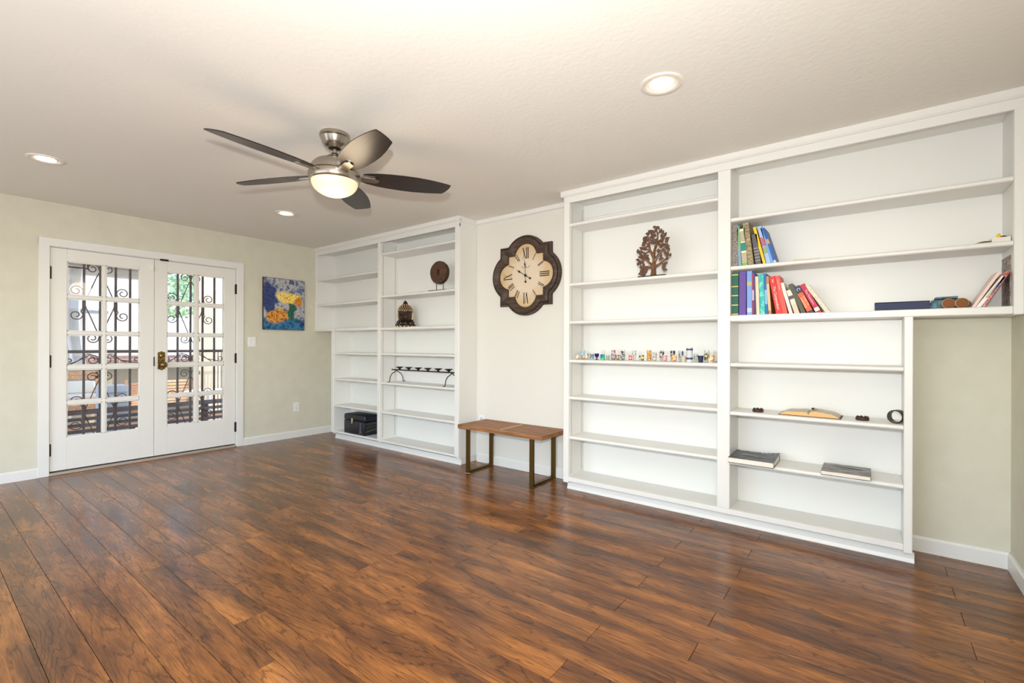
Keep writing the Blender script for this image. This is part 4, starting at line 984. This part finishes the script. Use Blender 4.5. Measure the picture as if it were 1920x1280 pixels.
# ---- two photo books lying on the lower shelf
def flatbook(label, x, y, w, d, h, rz, z, cov, txt=None, curl=0, streak=None):
    t = thing('book', label, 'book', (x, y, z), rz, 'large photo books lying on the lower shelf')
    n_ = 8
    rows = []
    for j in range(n_+1):
        fy = j/n_; row_ = []
        for i in range(n_+1):
            fx = i/n_; row_.append((w*fx, d*fy, h-.0015+curl*(fx**3)*fy+curl*.3*(1-fx)**3*fy))
        rows.append(row_)
    bm = bmesh.new(); ruled(bm, rows); bmesh.ops.solidify(bm, geom=bm.faces, thickness=.0025); obj('front_cover', bm, cov, t, True)
    box('back_cover', cov, t, 0, w, 0, d, 0, .0025, 0)
    box('pages', mat('white_page_edge', (238, 226, 212), .8), t, .003, w-.003, .0015, d-.006, .0027, h-.0035, 0)
    box('spine', cov, t, 0.0005, w-.0005, d-.004, d+.001, .0027, h-.0032, .0005)
    if txt:
        mw = Matrix.Translation((w*.5, d*.86, h+.0045+curl*.35)) @ Matrix.Diagonal((1, 1, 1, 1))
        bm = bmesh.new(); rn = random.Random(4)
        for i in range(9):
            a = -.105+i*.025; hh = rn.uniform(.008, .014)
            bx(bm, a, a+.005, -hh, hh, 0, .0006); bx(bm, a, a+.016, hh*rn.choice((-1, .6)), hh*1.0, 0, .0006) if i % 3 else bx(bm, a+.010, a+.015, -hh, hh*.4, 0, .0006)
        o_ = obj('title', bm, mat('title_white', (232, 232, 228), .5), t, loc=(w*.52, d*.86, h+.003+curl*.30))
    if streak: 
        bm = bmesh.new(); prism(bm, [(a*w, b*d) for a, b in streak], .0006, 'z', h+.0012+curl*.1, 0); obj('cover_picture', bm, mat('cover_picture_grey', (150, 148, 142), .5), t)
c1 = blotch('charcoal_photo_cover', [(52, 56, 62), (66, 70, 76), (58, 60, 64), (84, 88, 92)], 8, .4, detail=5, sharp=False)
c2 = blotch('grey_photo_cover', [(66, 64, 62), (92, 88, 84), (74, 72, 70), (140, 134, 128)], 12, .4, (1, 4, 1), detail=5, sharp=False)
flatbook('charcoal photo book with white letters and curling cover at the shelf left end', -.727, 3.285, .262, .262, .036, 0, .4325, c1, 'A TREASURE', .014,
         [(.22, .48), (.40, .52), (.62, .40), (.78, .38), (.80, .32), (.70, .34), (.60, .33), (.45, .42), (.25, .42)])
flatbook('grey photo book with misty picture lying right of the charcoal one', -.222, 3.318, .236, .232, .026, 0, .4325, c2, None, 0,
         [(.12, .75), (.35, .80), (.80, .72), (.90, .62), (.70, .60), (.62, .68), (.3, .70)])

# ---- souvenir glasses
SG = thin_glass('tumbler_glass')
FROST = mat('frosted_glass', (206, 214, 216), .3)
zs = 1.0765
def pxx(px, Y):   # shelf x of a picture column, measured once from the photograph, at a given depth Y
    a = (px-960)/874.69; k = Y/(v.y + a*r.y); return (v.x + a*r.x)*k
def shot(label, px, top, bot, h, Y, print_cols=None, band=(.15, .85), body=SG, foot=None, sc=60, solid=False, sym=None):
    x = pxx(px, Y); t = thing('shot_glass', label, 'shot glass', (x, Y, zs), 0, 'souvenir shot glasses on one shelf')
    bm = bmesh.new(); w = .0022
    if foot:  # goblet
        lathe(bm, [(bot, 0), (bot, .002), (.005, .007), (.004, h*.35), (top*.7, h*.5), (top, h*.68), (top, h), (top-w, h), (top-w, h*.7), (.001, h*.52)], 20)
    else:
        lathe(bm, [(bot, 0), (bot+.0005, .001), (top, h), (top-w, h), (bot-w+.001, .007), (.001, .006)], 20)
    obj('glass_body', bm, body if not solid else body, t, True)
    if print_cols:
        m = print_cols if not isinstance(print_cols, (list, tuple)) else blotch('print_'+label[:14].replace(' ', '_')+str(px), print_cols, sc, .5)
        bm = bmesh.new(); a, b = band; f_ = lambda q: bot+(top-bot)*q+.0006
        lathe(bm, [(f_(a), h*a), (f_(b), h*b)], 20, cap=False); obj('print', bm, m, t, True)
    return t
FR, BK = 3.415, 3.515
shot('short clear glass with cream flowers, first in the row', 1083, .0155, .013, .040, FR, [(232, 224, 200), (226, 216, 190), (190, 170, 130)], (.1, .9))
shot('tall clear glass with a pale blue band at the left end', 1093, .016, .014, .082, BK, [(150, 190, 214), (190, 214, 226), (150, 190, 214)], (.35, .85))
shot('short glass with an amber print at the left end', 1095, .016, .013, .038, 3.44, [(180, 110, 60), (224, 200, 160), (170, 90, 50)], (.2, .9))
shot('glass with a black and white picture beside the amber one', 1100, .016, .013, .056, FR, [(60, 56, 60), (224, 218, 206), (226, 190, 170), (120, 140, 120)], (.1, .9))
shot('glass with a grey-green landscape print', 1109.5, .0185, .0145, .058, FR, [(190, 200, 190), (96, 120, 104), (120, 140, 170), (206, 210, 206)], (.1, .8), sc=45)
shot('cobalt blue footed cup among the shot glasses', 1119, .0185, .0165, .052, FR, None, foot=True, body=mat('cobalt_glaze', (30, 28, 110), .2))
shot('blue to green glass with a light round figure', 1130, .0175, .0165, .045, 3.395, [(20, 70, 150), (20, 110, 160), (40, 190, 140), (60, 200, 110)], (0, 1), body=mat('teal_glaze', (20, 110, 150), .2), sc=30)
shot('tall plain clear glass behind the blue-green one', 1131, .0155, .014, .080, BK, None)
shot('short greyish clear glass right of the blue-green one', 1139.5, .015, .013, .038, BK, [(196, 196, 180), (180, 184, 166)], (.1, .9))
shot('tall glass with a maroon band and white emblem', 1150, .0165, .0155, .084, BK, [(150, 70, 76), (176, 90, 96), (214, 206, 206)], (.45, .92))
shot('short glass with a dark purple pattern under the maroon band', 1150, .0185, .0145, .044, FR, [(50, 34, 50), (200, 190, 190), (64, 40, 60)], (.15, .95), sc=110)
shot('short brown streaked glass behind the dark purple one', 1158, .015, .013, .046, 3.46, [(150, 100, 70), (214, 190, 160), (130, 84, 60)], (.1, .9))
shot('tall glass with a dark brown leaf shape', 1168.5, .0165, .0155, .084, BK, [(58, 36, 32), (70, 44, 38), (210, 206, 200)], (.38, .85), sc=40)
shot('short glass with a dark teal print', 1167, .0185, .0145, .046, FR, [(60, 90, 92), (200, 204, 196), (70, 100, 100)], (.15, .95), sc=70)
t = shot('rosy glass with a red square and white cross', 1184, .0205, .0165, .047, 3.40, None, body=mat('rosy_glass', (226, 190, 178), .2))
bm = bmesh.new(); prism(bm, [(-.0125, .006), (.0125, .006), (.0125, .038), (-.0125, .038)], .001, 'y', -.0225); a_ = obj('red_square', bm, mat('swiss_red', (196, 30, 34), .4), t)
bm = bmesh.new(); prism(bm, [(-.0025, .012), (.0025, .012), (.0025, .019), (.0085, .019), (.0085, .025), (.0025, .025), (.0025, .032), (-.0025, .032), (-.0025, .025), (-.0085, .025), (-.0085, .019), (-.0025, .019)], .001, 'y', -.0235); obj('white_cross', bm, mat('swiss_white', (245, 240, 238), .4), a_)
shot('tall glass with grey lettering behind the white cross', 1189, .0165, .0155, .082, BK, [(220, 222, 224), (150, 150, 160), (224, 226, 228)], (.55, .95), sc=90)
shot('short glass with a violet and yellow picture', 1203, .0195, .016, .046, FR, [(90, 80, 150), (226, 222, 200), (200, 190, 90), (60, 60, 60)], (.1, .95))
shot('tall glass with an orange and yellow print', 1217, .0165, .0155, .086, BK, [(214, 140, 50), (226, 180, 70), (190, 120, 40), (230, 200, 150)], (.05, .92), sc=40)
shot('flared glass with a small blue-grey animal picture', 1226.5, .0215, .0135, .068, 3.405, [(216, 214, 206), (150, 160, 170), (226, 222, 212), (190, 130, 90)], (.1, .8), sc=45)
shot('tall clear glass with a dark hill print', 1241, .0165, .0155, .086, BK, [(212, 212, 206), (70, 70, 64), (200, 204, 200)], (.3, .9), sc=26)
shot('short glass with pink and red dots', 1246, .0195, .0155, .046, FR, [(224, 206, 204), (226, 210, 204), (190, 90, 110)], (.1, .95), sc=120)
shot('tall smoky glass with a black band', 1261.5, .0165, .0155, .084, BK, [(80, 76, 80), (170, 166, 166), (40, 36, 40)], (.35, .92), sc=30)
shot('short glass with a red and yellow round picture', 1264, .0195, .0155, .048, FR, [(206, 60, 40), (226, 180, 50), (226, 206, 200), (206, 70, 50)], (.15, .95), sc=45)
shot('tall slate blue glass left of the tallest one', 1277, .0165, .0155, .083, BK, [(96, 104, 140), (196, 196, 200), (80, 84, 110)], (.2, .92), sc=40)
shot('short tan glass left of the tallest one', 1282, .018, .0155, .042, FR, None, body=mat('tan_glass', (206, 192, 170), .3))
t = shot('tallest frosted glass with two navy lettered bands', 1293, .0215, .0195, .106, 3.40, None, body=FROST)
for zc in (.090, .026):
    bm = bmesh.new(); lathe(bm, [(.0222, zc-.006), (.0224, zc+.006)], 24, cap=False); q = obj('navy_band', bm, mat('navy_print', (40, 44, 90), .4), t, True)
shot('glass with a seafoam print right of the tallest one', 1305, .016, .015, .062, BK, [(130, 176, 160), (200, 206, 190), (120, 160, 150)], (.3, .8))
shot('short tapered navy glass with a light blue figure', 1314, .0185, .0135, .047, FR, [(60, 130, 190), (20, 26, 66), (24, 30, 74)], (.05, .97), body=mat('navy_glaze', (18, 22, 60), .2), sc=60)
shot('clear glass with an olive green loop print', 1325, .0185, .0165, .086, BK, [(220, 214, 196), (96, 100, 50), (226, 216, 200)], (.2, .75), sc=30)
shot('short cream cup with orange flowers at the right end', 1333, .0215, .0135, .048, FR, [(236, 216, 196), (240, 224, 204), (206, 130, 50)], (.1, .97), body=mat('cream_glaze', (238, 220, 200), .3), sc=50)
shot('tall clear glass half hidden at the far right end', 1343, .0165, .0155, .084, BK, [(190, 180, 160), (200, 192, 172)], (.1, .9))

# small scraps on the floor by the bench legs
t = thing('paper_scrap', 'tiny white scrap of paper on the floor by the left bench leg', 'scrap', (-2.955, 3.20, .0006), math.radians(20)); 
bm = bmesh.new(); ruled(bm, [[(-.028, -.004, 0), (0, -.003, .002), (.028, -.004, 0)], [(-.026, .005, .001), (0, .006, .0025), (.026, .003, 0)]]); bmesh.ops.solidify(bm, geom=bm.faces, thickness=.0006); obj('paper', bm, mat('scrap_white', (226, 222, 216), .8), t)

# ================================================================ patio outside the doors
PX = XL-.14
slab = box('patio_floor', mat('sunny_concrete', (206, 196, 184), .9, var=.08, vs=4), None, -20, PX, -8, 14, -.14, -.04, 0); struct(slab)
STU = mat('beige_stucco', (180, 168, 148), .9, bs=60, bstr=.8, var=.04, vs=30)
GST = mat('grey_stucco', (168, 164, 160), .9, bs=60, bstr=.6)
cover = thing('patio_roof', 'stucco patio roof with a white edge beam outside the doors', 'patio cover', (-7.5, 1.0, 2.2))
box('soffit', STU, cover, -1.52, 1.49, -4, 1.25+.4, .12, .30, 0)
box('edge_beam', mat('white_beam', (246, 242, 238), .6), cover, -1.62, -1.50, -4, 1.26, -.01, .12, .004)
far = thing('house_wing', 'pale stucco wing of the house across the patio, left pane side', 'building', (-12.2, 1.0, 0))
box('wall', GST, far, -.2, 0, -7, 2.15, -.04, 4.6, 0)
aw = thing('corrugated_awning', 'translucent corrugated awning on the far stucco wall', 'awning', (-11.2, 1.9, 1.9))
bm = bmesh.new(); rows = []
for j in range(2):
    rows.append([(-.9+j*1.25, -2.6+i*.05+(0), .42-j*.52+.018*math.cos(i*PI)) for i in range(60)])
ruled(bm, rows); bmesh.ops.solidify(bm, geom=bm.faces, thickness=.004); obj('corrugated_sheet', bm, mat('pale_fibreglass', (206, 220, 232), .5), aw)
box('support_bar', mat('awning_frame_grey', (110, 116, 124), .6), aw, .28, .33, -2.6, .36, -.17, -.12, .002)
wall2 = thing('stucco_wall', 'beige stucco wall at the right side of the patio', 'wall', (-8.1, 3.4, 0))
box('wall', STU, wall2, -.2, 0, -.66, 3, -.04, 3.2, 0)
# sheer curtain
cu = thing('patio_curtain', 'white sheer curtain hanging outside behind the left door leaf', 'curtain', (-8.0, .85, .0))
bm = bmesh.new(); rows = []
for j in range(9):
    z = .88+j*(2.15-.88)/8; wd = .60-.03*j/8 - .05*math.sin(j/8*PI)
    rows.append([(.035*math.sin(i*1.15+j*.1), wd*i/24, z) for i in range(25)])
ruled(bm, rows); bmesh.ops.solidify(bm, geom=bm.faces, thickness=.002); obj('fabric', bm, mat('sheer_white', (250, 250, 252), .9, Alpha=.72), cu, True)
bm = bmesh.new(); tube(bm, [(0, -.1, 2.16), (0, .62, 2.16)], .01, 6); obj('rod', bm, IRON, cu)
for a in (-.08, .6): box('rod_bracket', IRON, cu, -.008, .008, a, a+.016, 2.15, 2.321, .001)
# brick planter wall made of bricks
pw = thing('brick_planter_wall', 'low pink brick planter wall with white coping across the patio', 'low wall', (-9.6, .9, 0))
box('core', STU, pw, -.22, -.02, 0, 2.5, -.04, .88, 0)
BR = mat('pink_brick', (212, 168, 152), .9, var=.15, vs=10, bs=60)
for rr in range(2):
    for k in range(10):
        o_ = box('brick', BR, pw, -.02, .0, .02+k*.245+(.12 if rr else 0), .02+k*.245+.235+(.12 if rr else 0), .885+rr*.062-.0, .885+rr*.062+.056, .003)
box('coping', mat('white_coping', (240, 236, 230), .8), pw, -.25, .03, 0, 2.62, .80, .875, .004)
# cushioned wooden settee at the left
TEAK = grain_wood('warm_teak', (206, 146, 104), (234, 186, 146), (2, 40, 40), .6, .2)
CUSH = mat('cream_cushion', (236, 232, 222), .9, bs=80, bstr=.4)
st_ = thing('patio_settee', 'orange teak settee with cream cushions seen through the left leaf', 'outdoor seat', (-8.4, .95, -.04))
for z in (.74, .80): box('back_rail', TEAK, st_, -.35, -.30, 0, .75, z, z+.045, .003)
box('arm', TEAK, st_, -.35, .05, .72, .78, .60, .64, .003); box('leg', TEAK, st_, 0, .05, .72, .77, 0, .60, .003); box('leg', TEAK, st_, -.35, -.30, .72, .77, 0, .84, .003)
box('seat_frame', TEAK, st_, -.3, .05, 0, .72, .34, .42, .003); box('apron', TEAK, st_, .03, .05, 0, .72, .44, .50, .003)
box('cushion', CUSH, st_, -.30, .03, 0, .70, .42, .55, .02); box('cushion', CUSH, st_, -.32, -.18, 0, .70, .55, .72, .02); box('cushion', CUSH, st_, -.2, .02, 0, .42, .20, .33, .02)
ac = thing('air_conditioner', 'pale grey-blue outdoor unit behind the grille', 'air conditioner', (-7.9, 1.52, -.04))
GR = mat('pale_grey_metal', (190, 198, 210), .5)
box('cabinet', GR, ac, 0, .3, 0, .27, 0, .70, .008)
for k in range(9): box('louver', mat('grey_louver', (150, 158, 170), .5), ac, .30, .306, .02, .25, .12+k*.06, .14+k*.06, 0)
ch = thing('wicker_chair', 'orange woven chair catching the sun beside the grey unit', 'chair', (-8.0, 1.86, -.04))
for k in range(9): box('woven_band', TEAK, ch, 0, .03, 0, .22, .38+k*.036, .41+k*.036, .004)
box('frame_post', TEAK, ch, 0, .035, -.03, 0, 0, .74, .003); box('frame_post', TEAK, ch, 0, .035, .22, .25, 0, .74, .003); box('seat', TEAK, ch, 0, .45, -.03, .25, .34, .38, .004)
# near slatted bench with its back to the door
DS = grain_wood('shaded_slat', (74, 76, 94), (128, 116, 116), (30, 2, 30), .7, .2)  # bluish dark of slats standing in shadow, put into the wood colour
def slat_bench(y0, y1, label, x):
    t = thing('slatted_bench', label, 'outdoor bench', (x, y0, -.04)); L_ = y1-y0
    for k, (a, b) in enumerate(((.494, .545), (.430, .464), (.366, .400), (.302, .336), (.238, .272), (.174, .208))):
        box('slat', DS, t, -.012, .012, 0, L_, a, b, .002)
    for yy in (.04, L_/2, L_-.08): box('post', DS, t, -.05, -.012, yy, yy+.04, 0, .53, .002)
    for k in range(4): box('seat_slat', TEAK, t, -.15-k*.10, -.07-k*.10, 0, L_, .30, .325, .002)
    for yy in (.04, L_-.08): box('leg', DS, t, -.46, -.42, yy, yy+.04, 0, .30, .002)
slat_bench(.80, 1.73, 'dark slatted wooden bench back just outside the left door leaf', -6.5)
slat_bench(1.80, 2.75, 'dark slatted wooden bench back just outside the right door leaf', -6.5)
# lounger with orange slats seen in the right leaf
lo = thing('slatted_lounger', 'sunlit orange slatted seat behind the right door leaf', 'outdoor seat', (-8.3, 2.22, -.04))
for k in range(9): box('slat', TEAK, lo, -.02+.008*k, .005+.008*k, 0, .60, .30+.046*k, .33+.046*k, .002)
for yy in (0, .57): box('side_rail', TEAK, lo, -.04, -.02, yy, yy+.03, 0, .73, .002)
# white picket fence, wall beyond, tree and window
fe = thing('picket_fence', 'pale picket fence beyond the patio in the right leaf', 'fence', (-11.0, 3.0, -.04))
WP = mat('pale_blue_white', (226, 234, 246), .7)
for k in range(14): box('picket', WP, fe, 0, .02, k*.062, k*.062+.036, .0, 1.42, .002)
box('rail', WP, fe, -.03, 0, 0, .9, 1.15, 1.2, .002)
hb_ = thing('garden_wall', 'white garden wall behind the picket fence', 'wall', (-12.5, 2.9, -.04)); box('wall', mat('white_garden_wall', (196, 200, 208), .9), hb_, 0, .15, 0, 4, 0, 1.82, .01)
nb = thing('neighbour_house', 'neighbour house with a blue-grey window high in the right leaf', 'building', (-15.5, 3.6, -.04))
box('wall', GST, nb, -.3, 0, .72, 4, 0, 4.2, 0); box('window', mat('blue_grey_window', (120, 146, 160), .3), nb, 0, .03, .95, 1.7, 2.5, 3.5, .004); box('window_frame', WP, nb, 0, .02, .88, 1.77, 2.43, 3.57, .004)
def leafy(label, loc, R, n_, col):
    t = thing('garden_tree', label, 'tree', loc); m = mat('leaf_%d' % col[1], col, .8, var=.3, vs=8)
    bm = bmesh.new(); tube(bm, [(0, 0, 0), (.05, .02, 1.2), (0, .05, 2.2)], [.09, .07, .05], 8); obj('trunk', bm, mat('bark', (120, 100, 84), .9), t, True)
    bm = bmesh.new(); rnd = random.Random(n_)
    for i in range(n_):
        a = rnd.uniform(0, 2*PI); b_ = math.acos(rnd.uniform(-1, 1)); q = R*rnd.uniform(.4, 1)**.5
        p = Vector((q*math.sin(b_)*math.cos(a), q*math.sin(b_)*math.sin(a), 2.7+q*math.cos(b_)*.95)); s = rnd.uniform(.05, .09)
        u1 = Vector((rnd.uniform(-1, 1), rnd.uniform(-1, 1), rnd.uniform(-1, 1))).normalized(); u2 = u1.orthogonal().normalized()
        bm.faces.new([bm.verts.new(p+u1*s), bm.verts.new(p+u2*s*.5), bm.verts.new(p-u1*s), bm.verts.new(p-u2*s*.5)])
    f_ = obj('foliage', bm, m, t); f_['kind'] = 'stuff'
leafy('pale green leafy tree beyond the garden wall', (-14.2, 3.8, -.04), 1.15, 1600, (150, 176, 130))
# black stair railing at the right
ra = thing('patio_railing', 'thin dark metal railing at the right edge of the right leaf', 'railing', (-7.82, 2.86, -.04))
for k in range(5): box('baluster', IRON, ra, -.006, .006, k*.045, k*.045+.010, 0, 1.115, 0)
box('top_rail', IRON, ra, -.012, .012, -.03, .35, 1.115, 1.14, .002)
# round white table
tb = thing('patio_table', 'round white table top showing low in the right leaf', 'table', (-7.36, 2.62, -.04))
WT = mat('white_table', (250, 250, 250), .4)
bm = bmesh.new(); lathe(bm, [(.28, .565), (.30, .57), (.30, .585), (.28, .59)], 40); obj('table_top', bm, WT, tb, True)
bm = bmesh.new(); lathe(bm, [(.18, 0), (.17, .02), (.03, .04), (.025, .56)], 24); obj('pedestal', bm, WT, tb, True)
